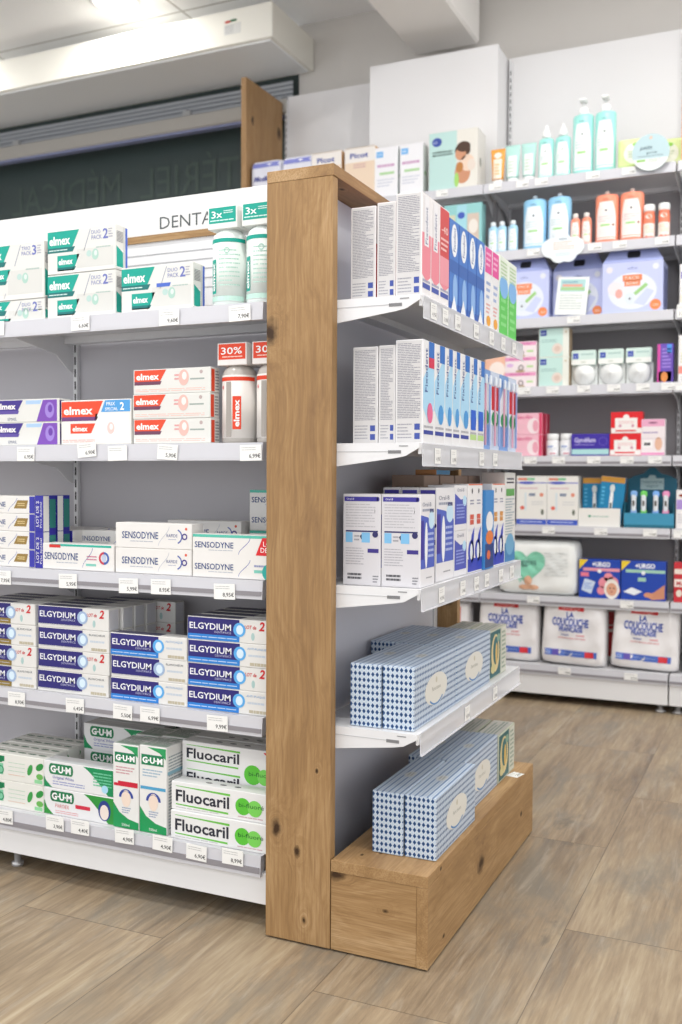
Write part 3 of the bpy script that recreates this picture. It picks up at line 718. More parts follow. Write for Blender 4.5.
put('mwt', None, (-1.040, Y0+.005, S1+.0006), 'clear teal mouthwash bottle with 3x topper, right one against the oak post', 'mouthwash', 'teal mouthwash bottles')
# second shelf
stack('epur', elmex_single(.190, .052, .04, '#3f2f86', '#5c4b9c', 'purple'), -1.691, Y0, S2, .052, 2, 'purple and white enamel toothpaste box', 'at the left edge of the second shelf', group='purple toothpaste boxes')
stack('eredp', elmex_redpack(.190, .098, .043), -1.496, Y0, S2, .098, 1, 'red and white double-height toothpaste box with light blue corner', 'between purple and red boxes')
stack('ered', elmex_single(.195, .0525, .035, '#dd4b2d', '#6c3f58', 'red'), -1.300, Y0, S2, .0525, 3, 'red and white single toothpaste box', 'stack beside the red mouthwash', group='red toothpaste boxes stacked in three')
put('mwr', mouthwash('#dd4426', '30%', True), (-1.098, Y0+.005, S2+.0006), 'red labelled mouthwash bottle with 30% topper, left of the two', 'mouthwash', 'red mouthwash bottles')
put('mwr', None, (-1.016, Y0+.006, S2+.0006), 'red labelled mouthwash bottle with 30% topper, right one half hidden by the post', 'mouthwash', 'red mouthwash bottles')
# third shelf
SW = .196; GH = .0405
for r_ in range(2):
    for i in range(4):
        w_ = 'front stack at the third shelf left edge' if r_ == 0 else 'second stack behind the front gold stack'
        stack('sgold', senso(.185, GH, .040, 'gold'), -1.7575, Y0+r_*.048, S3+i*(GH+.0004), GH, 1, f'{level(i, 4)} gold badge toothpaste box', w_, group='gold badge toothpaste boxes')
        
for q in range(4):
    stack('sgold', None, -1.728+.004*q, Y0+.096+q*.041, S3, GH, 2, 'white toothpaste box seen end-on', f'{("first","second","third","rear")[q]} pair in the row behind the gold stacks', group='toothpaste boxes in the dark behind the gold stacks')
for i in range(2):
    for r_ in range(2):
        put('lband', lot_band(.024, GH*2+.0015, .044), (-1.5720+.0008, Y0-.002+r_*.048, S3+.0004+i*(GH*2+.0012)), f'{("lower","upper")[i]} blue LOT DE 2 band beside the {("front","second")[r_]} gold toothpaste stack', 'price band', 'blue price bands')
stack('scomp', senso(.197, .058, .043, 'complete'), -1.5455, Y0-.006, S3, .058, 1, 'white toothpaste box with tooth emblem and teal edge', 'left of the rapid relief pair')
stack('srap', senso(.196, .0545, .045, 'rapid'), -1.3455, Y0-.004, S3, .0545, 2, 'white toothpaste box with purple swirl', 'pair in the middle of the third shelf', group='white toothpaste boxes with purple swirl')
stack('smen', senso(.194, .090, .043, 'menthe', 2), -1.1445, Y0-.008, S3, .09, 1, 'double-height white teal toothpaste box with red corner', 'third shelf beside the post')
stack('srap', None, -1.315, Y0+.150, S3, .0545, 2, 'purple-topped toothpaste box', 'in the back row of the third shelf', group='back row toothpaste boxes')
stack('sgold', None, -1.560, Y0+.130, S3, GH, 2, 'toothpaste box with red end', 'in the back row behind the tooth emblem box', group='back row toothpaste boxes behind')
stack('smen', None, -1.11, Y0+.17, S3, .09, 2, 'teal and white carton', 'in the back row against the oak post', group='back cartons by the post')
# fourth shelf
EH = .0485
def elg_stack(key, mk, x, n, desc, where, y=Y0-.004):
    for i in range(n):
        k2 = key[i % len(key)]; stack(k2, mk[i % len(mk)], x+random.uniform(-.0015, .0015), y, S4+i*(EH+.0004), EH, 1, f'{level(i, n)} {desc}', where, group='navy toothpaste boxes on the fourth shelf')
eg0, eg1 = elgydium(.198, EH, .038, 'gold'), elgydium(.198, EH, .038, 'gold', True)
ew0, ew1 = elgydium(.198, EH, .038, 'white'), elgydium(.198, EH, .038, 'white', True)
eb0, eb1 = elgydium(.198, EH, .038, 'blue'), elgydium(.198, EH, .038, 'blue', True)
elg_stack(('eg0', 'eg1'), (eg0, eg1), -1.768, 4, 'navy toothpaste box with brown stripe', 'stack cut by the left edge')
elg_stack(('ew0', 'ew1'), (ew0, ew1), -1.563, 4, 'navy toothpaste box with white stripe', 'left whole stack of four')
for i, k_ in enumerate((('eb0', eb0), ('ew0', ew0), ('eb0', eb0))):
    stack(k_[0], k_[1], -1.361+random.uniform(-.001, .003), Y0-.004, S4+i*(EH+.0004), EH, 1, f'{level(i, 3)} navy toothpaste box', 'stack of three between the two tall stacks', group='navy toothpaste boxes on the fourth shelf')
elg_stack(('eb0', 'eb1'), (eb0, eb1), -1.160, 4, 'navy toothpaste box with bright blue stripe', 'tall stack against the oak post')
for q in range(1, 4):
    for nm, x, n, w_ in (('eg1', -1.766, 4, 'left edge stack'), ('ew1', -1.560, 4, 'white striped stack'), ('eb1', -1.158, 4, 'stack by the post')):
        put(nm, None, (x+.002*q, Y0+q*.042, S4+.0006), f'navy toothpaste box at the foot of row {("two","three","four")[q-1]} behind the {w_}', 'toothpaste box', 'navy boxes in the back rows')
        for i in range(1, n): put(nm, None, (x+.002*q, Y0+q*.042, S4+.0006+i*(EH+.0004)), f'navy toothpaste box on {("level two","level three","top level")[i-1]} of row {("two","three","four")[q-1]} behind the {w_}', 'toothpaste box', 'navy boxes in the back rows')
for i in range(4): put('ew1', None, (-1.505, Y0+.17, S4+.0006+i*(EH+.0004)), f'{level(i,4)} navy carton with red 2, rear stack behind the stack of three', 'toothpaste box', 'rear lot boxes')
# bottom shelf
LH = .062
for q in range(4):
    stack('leaf', leafbox(.190, LH, .042), -1.738, Y0-.006+q*.044, S5, LH, 2, 'white toothpaste box with green leaves', ('front pair at the bottom left', 'second row pair at the bottom left', 'third row pair at the bottom left', 'rear pair at the bottom left')[q], group='leafy toothpaste boxes')
stack('gumg', gum(.196, .061, .043, 'green'), -1.548, Y0-.004, S5, .061, 1, 'green and white toothpaste box with red pill mark', 'bottom one of the front green pair')
stack('gumw', gum(.200, .061, .043, 'white'), -1.553, Y0-.003, S5+.0615, .061, 1, 'green and white toothpaste box with blue lettering', 'on top of the front green pair')
for q in range(3): stack('gumw', None, -1.530, Y0+.115+q*.044, S5, .061, 3, 'green white toothpaste box', ('rear tower behind the green pair', 'second rear tower', 'last tower against the panel')[q], group='rear green toothpaste boxes')
for q in range(2):
    stack('gumr', gumtall(.068, .186, .074, 'red'), -1.351, Y0-.008+q*.084, S5, .186, 1, 'tall green and white mouthwash carton with red band', ('front of the shelf', 'second row')[q], 'mouthwash box', 'tall mouthwash cartons with red band')
    stack('gumb', gumtall(.070, .190, .074, 'blue'), -1.2805, Y0-.008+q*.084, S5, .19, 1, 'tall green and white mouthwash carton with blue band', ('front of the shelf', 'second row')[q], 'mouthwash box', 'tall mouthwash cartons with blue band')
put('gumb', None, (-1.283, Y0+.154, S5+.0006), 'tall green and white mouthwash carton with blue band, rear row', 'mouthwash box', 'tall mouthwash cartons with blue band')
stack('fluo', fluo(.235, .060, .040), -1.199, Y0-.010, S5, .060, 1, 'white and green toothpaste box with black lettering', 'bottom one beside the oak post')
stack('fluo', None, -1.201, Y0-.004, S5+.0605, .060, 1, 'white and green toothpaste box with black lettering', 'upper of the front pair by the post')
stack('fluo2', fluo(.235, .105, .040, 2), -1.204, Y0+.042, S5+.0915, .105, 1, 'double-height white green toothpaste box with red corner', 'second row beside the post')
stack('fluo2b', fluo(.235, .090, .04, 2), -1.204, Y0+.042, S5, .09, 1, 'white green box', 'beneath the red cornered double box')
for q in range(2): stack('fluo2', None, -1.200, Y0+.088+q*.044, S5+.0915, .105, 1, 'white green double box', ('third row beside the post', 'fourth row beside the post')[q]); stack('fluo2b', None, -1.200, Y0+.09+q*.045, S5, .09, 1, 'low white green box', ('foot of the third row beside the post', 'foot of the fourth row beside the post')[q])

# ------------------------------------------------------------------ price tags on the left rails
def at(x, y, Y):
    d = RT*((x-341)/995.6) - UP*((y-512)/995.6) + FW; k = Y/d.y
    return d.x*k, .92+d.z*k
TAGS = [(0, 'top', [(-13, 336, ''), (71, 331, '6,60€'), (159, 326, '9,60€'), (229, 322, '7,90€')]),
        (1, 'second', [(17, 461, '6,95€'), (78, 458, '6,90€'), (108, 461, ''), (157, 459, '5,90€'), (240, 461, '6,99€')]),
        (2, 'third', [(-6, 584, '7,95€'), (59, 588, '5,95€'), (119, 593, '5,99€'), (151, 594, '8,95€'), (214, 599, '8,95€')]),
        (3, 'fourth', [(8, 705, '8,90€'), (66, 712, '6,45€'), (113, 718, '5,50€'), (140, 721, '6,99€'), (207, 730, '9,99€')]),
        (4, 'bottom', [(-4, 822, '4,80€'), (46, 829, '3,90€'), (71, 833, '4,40€'), (115, 842, '4,90€'), (152.5, 849, '4,90€'), (186, 858, '6,90€'), (222, 863, '8,99€')])]
for si, nm, lst in TAGS:
    for j, (x, y, tx) in enumerate(lst):
        yy = YF-.0056-(.006 if si == 4 else 0)
        X, Z = at(x, y, yy)
        o = price_tag(.050, .032, tx).build('price_tag', None, (X, yy, Z))
        o.rotation_euler = (0, random.uniform(-.03, .03) + (.08 if (si, j) in ((1, 3),) else 0) - (.05 if (si, j) == (1, 1) else 0), 0)
        side = ('leftmost', 'second from left', 'third from left', 'fourth from left', 'fifth from left', 'sixth from left', 'seventh from left')[j]
        tag(o, (f'white {tx} price tag, ' if tx else 'blank white price tag, ')+f'{nm} rail left of the post, {side}', 'price tag', 'price tags on the left gondola')

# ------------------------------------------------------------------ end display products (fronts face +X)
R9 = PI/2
def endbox(w, h, d, base, front, near, name='carton'):
    def mk():
        a = Art(w, d, h); a.box(0, 0, 0, w, d, h, base, .001); front(a); near(a); return a.build(name)
    return mk
def textside(blue=False, seed=1):
    def f(a):
        a.rect('L', .002, .002, a.d-.002, a.h-.002, '#cbc9c9'); a.lines('L', .004, a.h*.24, a.d-.005, a.h-.006, 44, '#83838f', 2, .40, seed); a.lines('L', .004, .008, a.d*.6, a.h*.2, 5, '#9a9aa2', 2, .35, seed)
        for q in (.04, .13): a.rect('L', a.d*.70, a.h*q, a.d*.90, a.h*(q+.06), '#3d4f9a', 2)
        a.rect('T', .001, .001, a.w-.001, a.d-.001, '#c98f86' if not blue else '#c5c3c3')
    return f
def f_pink(a, red=False):
    w, h = a.w, a.h
    a.rect('F', 0.001, h*.22, w-.001, h*(.62 if not red else .985), '#e68a98' if not red else '#cf4f50'); a.poly('F', [(.001, h*.22), (w-.001, h*.22), (w*.5, h*.16)], '#e68a98')
    if red: a.rect('F', .001, h*.22, w-.001, h*.50, '#e79aa6', 2); a.text('F', '-40', w*.5, h*.74, .014, '#f4d9d6', w=w*.7, align='c', k=3); a.lines('F', w*.1, h*.55, w*.9, h*.7, 3, '#f0c4c2', 3)
    else: a.rect('F', w*.25, h*.50, w*.75, h*.97, '#ecebee', 2); a.text('F', 'Fixodent', w*.62, h*.52, w*.26, '#5c628f', w=h*.36, rot=90, k=3)
    a.rect('F', w*.08, h*.09, w*.92, h*.14, '#4658a8', 2); a.lines('F', w*.08, h*.14, w*.92, h*.19, 1, '#a9a9c0', 2)
def f_blue(a, light=False):
    w, h = a.w, a.h; c = '#4a7cc8' if not light else '#8fc3ea'
    a.rect('F', .001, h*.10, w-.001, h-.001, c); a.rect('F', .001, h*.42, w-.001, h*.56, '#3c66b0' if not light else '#bfe0f4', 2)
    a.disc('F', w*.5, h*.78, w*.33, h*.18, '#eef1f6', 3); a.text('F', 'Fixodent', w*.62, h*.66, w*.25, '#2f4f98', w=h*.26, rot=90, k=4)
    a.disc('F', w*.6, h*.22, w*.25, h*.2, '#8db4e6', 3); a.poly('F', [(w*.2, .004), (w*.8, .004), (w*.5, h*.18)], '#ebeef4', 4)
def f_pw(a):
    w, h = a.w, a.h; a.rect('F', .001, h*.68, w-.001, h-.002, '#e0559c'); a.lines('F', w*.15, h*.75, w*.85, h*.95, 3, '#f4b3d3', 2); a.lines('F', w*.2, h*.35, w*.8, h*.6, 3, '#9fb2d8'); a.disc('F', w*.55, h*.10, w*.3, .012, '#e8a33a', 2); a.lines('F', w*.2, h*.18, w*.8, h*.32, 3, '#dfa5a0')
def f_green(a):
    w, h = a.w, a.h; a.rect('F', .001, .002, w-.001, h*.62, '#5fc85a'); a.disc('F', w*.5, h*.62, w*.48, h*.14, '#7fb4e6', 2); a.lines('F', w*.15, h*.72, w*.85, h*.95, 5, '#b5cfa4', 2); a.lines('F', w*.2, h*.1, w*.8, h*.5, 4, '#8fdc8a', 2)
def f_white(v):
    def f(a):
        w, h = a.w, a.h
        a.poly('F', [(.001, h*.34), (w*.5, h*.20), (w-.001, h*.34), (w-.001, h*.9), (.001, h*.62)], '#a9d4ee'); a.rect('F', w*.5, h*.82, w-.001, h*.995, '#2f6fc0', 2)
        a.text('F', 'Fixodent', w*.40, h*.50, w*.24, '#3a4f96', w=h*.42, rot=90, k=3)
        a.disc('F', w*.62, h*.30, w*.25, h*.10, {0: '#e06a94', 1: '#4b97d6', 2: '#2a5fc0'}[v], 3); a.rect('F', w*.08, h*.09, w*.92, h*.13, '#39469a', 2) if v < 2 else a.rect('F', w*.08, h*.09, w*.92, h*.15, '#b9d98e', 2)
        if v == 0: a.rect('F', w*.5, h*.74, w-.001, h*.84, '#d03050', 3)
        if v == 2: a.rect('F', w*.15, h*.2, w*.8, h*.42, '#2660cc', 4)
        a.lines('F', w*.1, h*.14, w*.9, h*.19, 1, '#b5b5bb', 2)
    return f
def put_end(key, mk, xf, y, z, label, cat, group=None): return put(key, mk, (xf, y, z+.0006), label, cat, group, R9)
z = ESH[0]; XF = -.644; BH = .196
g_ = 'tall cartons on the top shelf of the end display'
ys = [(1.775, .050), (1.8265, .050), (1.878, .057)]
nn = ('first', 'second', 'third', 'fourth')
for i, (y, w_) in enumerate(ys):
    put_end('pk%d' % (i == 2), endbox(w_, BH, .052, '#e9e6e7', (lambda a, i=i: f_pink(a, i == 2)), textside(seed=3), 'denture_carton'), XF, y, z, f'{"pink" if i<2 else "red fronted"} tall carton, {nn[i]} from the near end of the top end shelf', 'denture care box', g_)
for i in range(4): put_end('bl', endbox(.0605, .186, .05, '#3a62b0', f_blue, lambda a: None, 'denture_carton'), XF, 1.938+i*.063, z, f'bright blue tall carton on the top end shelf, {nn[i]} of four', 'denture care box', g_)
for i in range(2): put_end('pw', endbox(.055, .184, .05, '#e8e8ea', f_pw, lambda a: None, 'toothbrush_carton'), XF, 2.192+i*.059, z, f'white carton with hot pink head, {("nearer","farther")[i]} of two on top end shelf', 'toothbrush box', g_)
for i in range(2): put_end('gn', endbox(.078, .188, .05, '#e4ece0', f_green, lambda a: None, 'toothbrush_carton'), XF, 2.312+i*.081, z, f'bright green and white carton, {("nearer","farther")[i]} of two at the far end', 'toothbrush box', g_)
for c_, (x, dd, hh) in enumerate(((-.698, .038, .184), (-.739, .052, .180))):
    for r_ in range(3): put_end('rowA%d' % c_, endbox(.05, hh, dd, '#e3dfdf', lambda a: a.rect('F', .002, .002, a.w-.002, a.h*.6, '#c9363c'), textside(seed=5+c_), 'denture_carton'), x, 1.778+r_*.054, z, f'text-printed carton in the {("middle","rear")[c_]} column of the top end shelf, {nn[r_]} from front', 'denture care box', 'cartons behind the pink ones')
z = ESH[1]
ws = [(1.775, .064, 0), (1.841, .062, 1), (1.905, .048, 1), (1.955, .048, 1), (2.005, .065, 1), (2.072, .054, 2), (2.128, .054, 2)]
for i, (y, w_, v) in enumerate(ws): put_end('wh%d%s' % (v, w_), endbox(w_, .196, .055, '#e6e6e8', f_white(v), textside(True, 8), 'denture_carton'), -.640, y, z, f'white and sky blue tall carton, number {("one","two","three","four","five","six","seven")[i]} from near end of second end shelf', 'denture care box', 'white blue cartons on the second end shelf')
for c_, (x, dd, hh) in enumerate(((-.697, .034, .188), (-.733, .052, .187))):
    for r_ in range(4): put_end('rowB%d' % c_, endbox(.055, hh, dd, '#e0dfe0', lambda a: None, textside(True, 15+c_), 'denture_carton'), x, 1.778+r_*.062, z, f'grey-white text carton in the {("middle","rear")[c_]} column of the second end shelf, {nn[r_]} from front', 'denture care box', 'cartons behind the white blue ones')
def brushpack(red):
    def mk():
        r = empty('toothbrush_pack')
        sh = Art(.075, .002, .185); sh.box(0, 0, 0, .075, .0016, .185, '#7b9fd4' if not red else '#c8d3e6', .0004)
        sh.poly('F', [(.002, .06), (.073, .06), (.073, .15), (.04, .165), (.002, .12)], '#e6eaf0'); sh.disc('F', .038, .075, .03, .018, '#2d9a5c', 2)
        if red: sh.rect('F', .008, .095, .067, .15, '#d8222c', 3); sh.text('F', '2', .038, .062, .028, '#1a1a1a', align='c', bold=.04, k=4); sh.rect('F', .03, .062, .05, .09, '#f2f2f2', 3)
        sh.build('card', r)
        for i in range(2):
            b = Art(); b.box(.018+i*.034, -.008, .01, .022+i*.034, -.003, .16, mat('#93a6d4' if i else '#d6a0b4', .3), .0015); b.box(.017+i*.034, -.010, .150, .024+i*.034, -.003, .172, '#e8eef4', .002); b.build('toothbrush', r)
        return r
    return mk
for i, (y, rd) in enumerate(((2.188, 0), (2.268, 1), (2.348, 0), (2.428, 1))):
    put_end('bp%d' % rd, brushpack(bool(rd)), -.650, y, z, f'{"red 2-pack" if rd else "blue and green"} toothbrush pack, {nn[i]} from the white cartons', 'toothbrush pack', 'toothbrush packs on the second end shelf')
# third end shelf: electric toothbrush cartons
def eb_near(a):
    d, h = a.d, a.h
    a.rect('L', .001, .001, d-.001, h-.001, '#cdcbcf'); a.rect('L', .003, h*.92, d*.93, h*.97, '#37308e', 2); a.disc('L', d*.93, h*.945, .003, h*.025, '#37308e', 2); a.text('L', 'Oral-B', .008, h*.935, .004, '#e0e0f0', k=3)
    a.lines('L', .006, h*.63, d*.86, h*.9, 9, '#b0aeb4', 2, .35); a.text('L', 'i', d*.84, h*.8, .008, '#3a3a3a', k=3)
    a.rect('L', .006, h*.585, d*.93, h*.602, '#2c2a60', 2); a.rect('L', .006, h*.47, d*.26, h*.58, '#79b4dd', 2); a.rect('L', d*.5, h*.47, d*.72, h*.58, '#79b4dd', 2); a.poly('L', [(d*.45, h*.54), (d*.5, h*.56), (d*.5, h*.5)], '#33334a', 2); a.disc('L', d*.86, h*.56, .006, .006, '#2c2a60', 3); a.lines('L', d*.3, h*.48, d*.44, h*.56, 2, '#9a9aa0', 2)
    a.lines('L', .006, h*.22, d*.56, h*.42, 7, '#a6a4ac', 2, .35); a.rect('L', d*.66, h*.36, d*.95, h*.405, '#3a2f80', 2)
    a.lines('L', .01, h*.06, d*.5, h*.14, 2, '#55555a', 2, .6); a.lines('L', d*.8, h*.03, d*.95, h*.12, 3, '#7a7a80', 2)
def eb_front(a):
    w, h = a.w, a.h
    a.poly('F', [(.002, h*.2), (w-.002, h*.2), (w-.002, h*.65), (w*.5, h*.75), (.002, h*.78)], '#4b5fbc'); a.rect('F', .002, h*.3, w*.22, h*.72, '#3a2f94', 2); a.disc('F', w*.38, h*.45, w*.10, h*.25, '#eef0f4', 3); a.disc('F', w*.75, h*.72, w*.2, h*.1, '#c4dff2', 2)
    a.text('F', 'Oral-B', w*.12, h*.87, h*.045, '#6a6f88', w=w*.6); a.lines('F', w*.12, h*.80, w*.75, h*.86, 1, '#9a9fb0'); a.rect('F', w*.62, h*.80, w*.9, h*.84, '#4a4f78', 2); a.lines('F', w*.5, h*.3, w*.9, h*.6, 5, '#a9b6e4', 3); a.lines('F', w*.4, h*.08, w*.8, h*.11, 1, '#9c9ca2')
    a.rect('T', .002, .002, w-.002, a.d-.002, '#d5d3d8')
z = ESH[2]
mk = endbox(.082, .178, .0795, '#e2e1e4', eb_front, eb_near, 'toothbrush_carton')
put_end('eb', mk, -.643, 1.776, z, 'electric toothbrush carton with printed back, right of two at the near end', 'electric toothbrush box', 'electric toothbrush cartons')
put_end('eb', None, -.7245, 1.776, z, 'electric toothbrush carton with printed back, left of two at the near end', 'electric toothbrush box', 'electric toothbrush cartons')
def eb_slim(a):
    d, h = a.d, a.h; a.rect('L', .001, .001, d-.001, h-.001, '#cdcbcf'); a.rect('L', .003, h*.93, d*.93, h*.975, '#37308e', 2); a.lines('L', .004, h*.1, d*.9, h*.9, 20, '#a6a4ac', 2, .35); a.disc('L', d*.9, h*.6, .004, .005, '#2c2a60', 3); a.rect('L', d*.6, h*.4, d*.95, h*.45, '#3a2f80', 3)
for c_ in range(3): put_end('eb2', endbox(.112, .190, .037, '#e2e1e4', eb_front, eb_slim, 'toothbrush_carton'), -.650-c_*.039, 1.888, z, f'slimmer taller electric toothbrush carton in the second row, {("right","middle","left")[c_]} of three', 'electric toothbrush box', 'slim electric toothbrush cartons')
def refill(a):
    w, h = a.w, a.h; a.poly('F', [(.002, h*.14), (w-.002, h*.14), (w-.002, h*.72), (w*.5, h*.68), (.002, h*.82)], '#4a55b4'); a.disc('F', w*.8, h*.65, w*.15, h*.12, '#b9dcf0', 2); a.text('F', 'Oral-B', w*.2, h*.86, h*.07, '#6a6f88', w=w*.55); a.lines('F', w*.15, h*.25, w*.8, h*.6, 5, '#93a0dc', 2)
    a.rect('T', .002, .002, w-.002, a.d-.002, '#8d7568')
for i in range(2): put_end('rf', endbox(.086, .097, .06, '#e2e1e4', refill, lambda a: None, 'refill_carton'), -.650, 2.004, z+i*.0975, f'{("lower","upper")[i]} of two low blue and white brush head cartons', 'brush head box', 'brush head cartons')
def six(col):
    def f(a):
        w, h = a.w, a.h; a.rect('F', .001, .003, w-.001, h*.16, '#2f3fb0'); 
        for q in (0, 1):
            cx = w*(.27+.46*q); a.disc('F', cx-.004, h*.24, w*.2, h*.13, '#3145bb', 2); a.poly('F', [(cx-.012, h*.25), (cx-.002, h*.42), (cx+w*.17, h*.52), (cx+.012, h*.3), (cx+w*.16, h*.08), (cx, h*.06)], '#3145bb', 2); a.disc('F', cx-.004, h*.24, w*.09, h*.09, '#dfe6ee', 3)
            a.disc('F', cx, h*.92, .004, .006, '#2a2a3a', 2); a.lines('F', cx-.014, h*.76, cx+.014, h*.83, 2, '#8d90a8'); a.lines('F', cx-.014, h*.54, cx+.014, h*.66, 2, col, 2, .9)
        a.rect('F', .002, h*.985, w-.002, h*.998, '#d86a44', 2); a.rect('T', .001, .001, w-.001, a.d-.001, '#c76a4a'); a.rect('F', .002, h*.47, w-.002, h*.5, '#dcdce2', 1)
    return f
put_end('sx', endbox(.110, .197, .06, '#e8e6e6', six('#d8604a'), lambda a: None, 'brush_head_carton'), -.648, 2.092, z, 'white carton with red lines and two big blue sixes', 'brush head box')
put_end('sx2', endbox(.110, .197, .06, '#e8e6e6', six('#dc9a4a'), lambda a: None, 'brush_head_carton'), -.648, 2.284, z, 'white carton with orange lines and two big blue sixes, past the bottle-shaped pack', 'brush head box')
def bluetube(a):
    w, h = a.w, a.h; a.rect('F', .001, .001, w-.001, h-.001, '#3f86c8'); a.disc('F', w*.5, h*.6, w*.4, h*.13, '#e6e6e8', 2); a.disc('F', w*.5, h*.40, w*.42, h*.09, '#e07a3a', 3); a.rect('F', .002, .003, w-.002, h*.32, '#27407c', 2); a.disc('F', w*.4, h*.18, w*.2, h*.06, '#d86a44', 3)
put_end('bt', endbox(.072, .182, .05, '#3f86c8', bluetube, lambda a: None, 'toothbrush_carton'), -.642, 2.205, z, 'blue carton with orange badge between the two cartons of sixes', 'toothbrush box')
def tallf(a):
    w, h = a.w, a.h; a.lines('F', .006, h*.3, w-.008, h*.72, 14, '#9cabb4'); a.rect('F', w*.1, h*.74, w*.9, h*.82, '#5da052', 2); a.rect('F', .001, .002, w-.001, h*.22, '#3f7fb4', 1); a.disc('F', w*.5, h*.2, w*.4, h*.12, '#6fa8cc', 2); a.lines('F', w*.15, h*.87, w*.85, h*.95, 2, '#4a4a55', 2)
    a.rect('L', .001, .001, a.d-.001, a.h-.001, '#d8d7d4'); a.rect('T', .001, .001, w-.001, a.d-.001, '#9c7f6c')
put_end('tf', endbox(.098, .224, .06, '#dddcd9', tallf, lambda a: None, 'water_jet_carton'), -.648, 2.397, z, 'tall white carton with green stripe at the far end of the third end shelf', 'dental care box')
for i in range(4): put_end('br', endbox(.10, .216, .075, '#8f796b', lambda a: a.rect('F', .002, .002, a.w-.002, a.h-.002, '#a48c7c'), lambda a: a.lines('L', .01, .02, a.d-.01, a.h-.02, 12, '#6f5b50'), 'brush_head_carton'), -.728, 2.030+i*.108, z, f'brown topped carton, rear row of third end shelf, {nn[i]} from the near end', 'dental care box', 'brown topped cartons')
put_end('bx', endbox(.10, .012, .05, '#c98f5e', lambda a: a.rect('F', .002, .001, .098, .011, '#5aa0cc'), lambda a: None, 'flat_carton'), -.735, 2.13, z+.2165, 'flat blue and orange pack lying on the brown topped cartons', 'pack')
# tissue boxes
def tissue_mat():
    t = NT('tissue_box_print'); tc = t.n('ShaderNodeTexCoord').outputs['Object']; sp = t.n('ShaderNodeSeparateXYZ'); t.put(sp.inputs[0], tc)
    ge = t.n('ShaderNodeNewGeometry'); tcn = t.n('ShaderNodeTexCoord').outputs['Normal']; sn = t.n('ShaderNodeSeparateXYZ'); t.put(sn.inputs[0], tcn)
    endf = t.math('GREATER_THAN', t.math('ABSOLUTE', sn.outputs[0]), .5); topf = t.math('GREATER_THAN', t.math('ABSOLUTE', sn.outputs[2]), .5)
    # ends: diamonds; long faces: same diamonds packed into stripes
    def diamonds(u, v, pu, pv):
        a_ = t.math('ABSOLUTE', t.math('SUBTRACT', t.math('FRACT', t.math('DIVIDE', u, pu)), .5)); b_ = t.math('ABSOLUTE', t.math('SUBTRACT', t.math('FRACT', t.math('DIVIDE', v, pv)), .5))
        return t.math('ADD', a_, b_)
    U = t.math('ADD', t.math('MULTIPLY', sp.outputs[1], endf), t.math('MULTIPLY', sp.outputs[0], t.math('SUBTRACT', 1, endf)))
    V = t.math('ADD', t.math('MULTIPLY', sp.outputs[2], t.math('SUBTRACT', 1, topf)), t.math('MULTIPLY', sp.outputs[1], topf))
    U = t.math('ADD', U, 1.0); V = t.math('ADD', V, 1.0); pu, pv = .0092, .0122
    d = diamonds(U, V, pu, pv)
    d2 = diamonds(t.math('ADD', U, pu/2), t.math('ADD', V, pv/2), pu, pv)
    base = t.ramp(d, [(0, '#0b3560'), (.34, '#15467c'), (.42, '#3f77b0'), (.47, '#d9e0e4'), (.60, '#dde2e4'), (.68, '#7fa4ca'), (.76, '#cfd9e1'), (1.0, '#a9bfd4')])
    strip = t.math('ABSOLUTE', t.math('SUBTRACT', t.math('FRACT', t.math('DIVIDE', V, pv)), .5))
    sc_ = t.ramp(strip, [(.0, '#5878a4'), (.14, '#8aa3c2'), (.24, '#ced6df'), (.38, '#c8d2dd'), (.5, '#8fa6c3')])
    c = t.mix(t.math('MULTIPLY_ADD', topf, .5, t.math('MULTIPLY', t.math('SUBTRACT', 1, endf), .3)), base, sc_)
    t.put(t.b.inputs['Base Color'], c); t.b.inputs['Roughness'].default_value = .38
    return t.m
TM = tissue_mat()
def tissue():
    a = Art(.257, .0645, .123); a.box(0, 0, 0, .257, .0645, .123, TM, .0012)
    for f, cu, cv in (('F', .1285, .060),):
        a.disc(f, cu, cv, .068, .032, '#dcdad2', 2, 28); a.text(f, 'Pure tissue', cu, cv-.002, .008, '#a3a49c', w=.052, align='c', k=3); a.ring(f, cu, cv, .052, .0055, '#4f86bd', 3, PI*1.22, PI*1.78, 14, .62); a.disc(f, cu, cv+.018, .005, .006, '#c6c0ae', 3)
    a.disc('T', .1285, .032, .020, .012, '#c9cdd0', 2); a.lines('T', .117, .025, .141, .039, 2, '#a5a49c', 3)
    return a.build('tissue_box')
def tissue_green():
    a = Art(.150, .055, .118); a.box(0, 0, 0, .15, .055, .118, '#bdc0ae', .0012)
    a.rect('F', .004, .004, .095, .114, '#2a6166', 1); a.disc('F', .05, .06, .036, .046, '#d8c48f', 2, 24); a.disc('F', .052, .066, .023, .034, '#2d6a70', 3, 24); a.disc('F', .058, .058, .010, .026, '#cfae62', 4); a.disc('F', .03, .025, .02, .012, '#c9bf8a', 4); a.disc('F', .075, .095, .014, .010, '#7fa38f', 4)
    a.rect('F', .104, .004, .146, .114, '#cfd0c4', 1); a.lines('F', .108, .01, .142, .108, 9, '#8fa090', 2); a.rect('L', .003, .003, .052, .115, '#93a99c'); a.rect('T', .003, .003, .147, .052, '#cbcac2'); a.lines('T', .01, .01, .14, .045, 4, '#8e9c92', 2)
    return a.build('tissue_box')
lv_ = (('fourth end shelf', ESH[3], -.652, 1.772), ('oak plinth', PZ, -.616, 1.802))
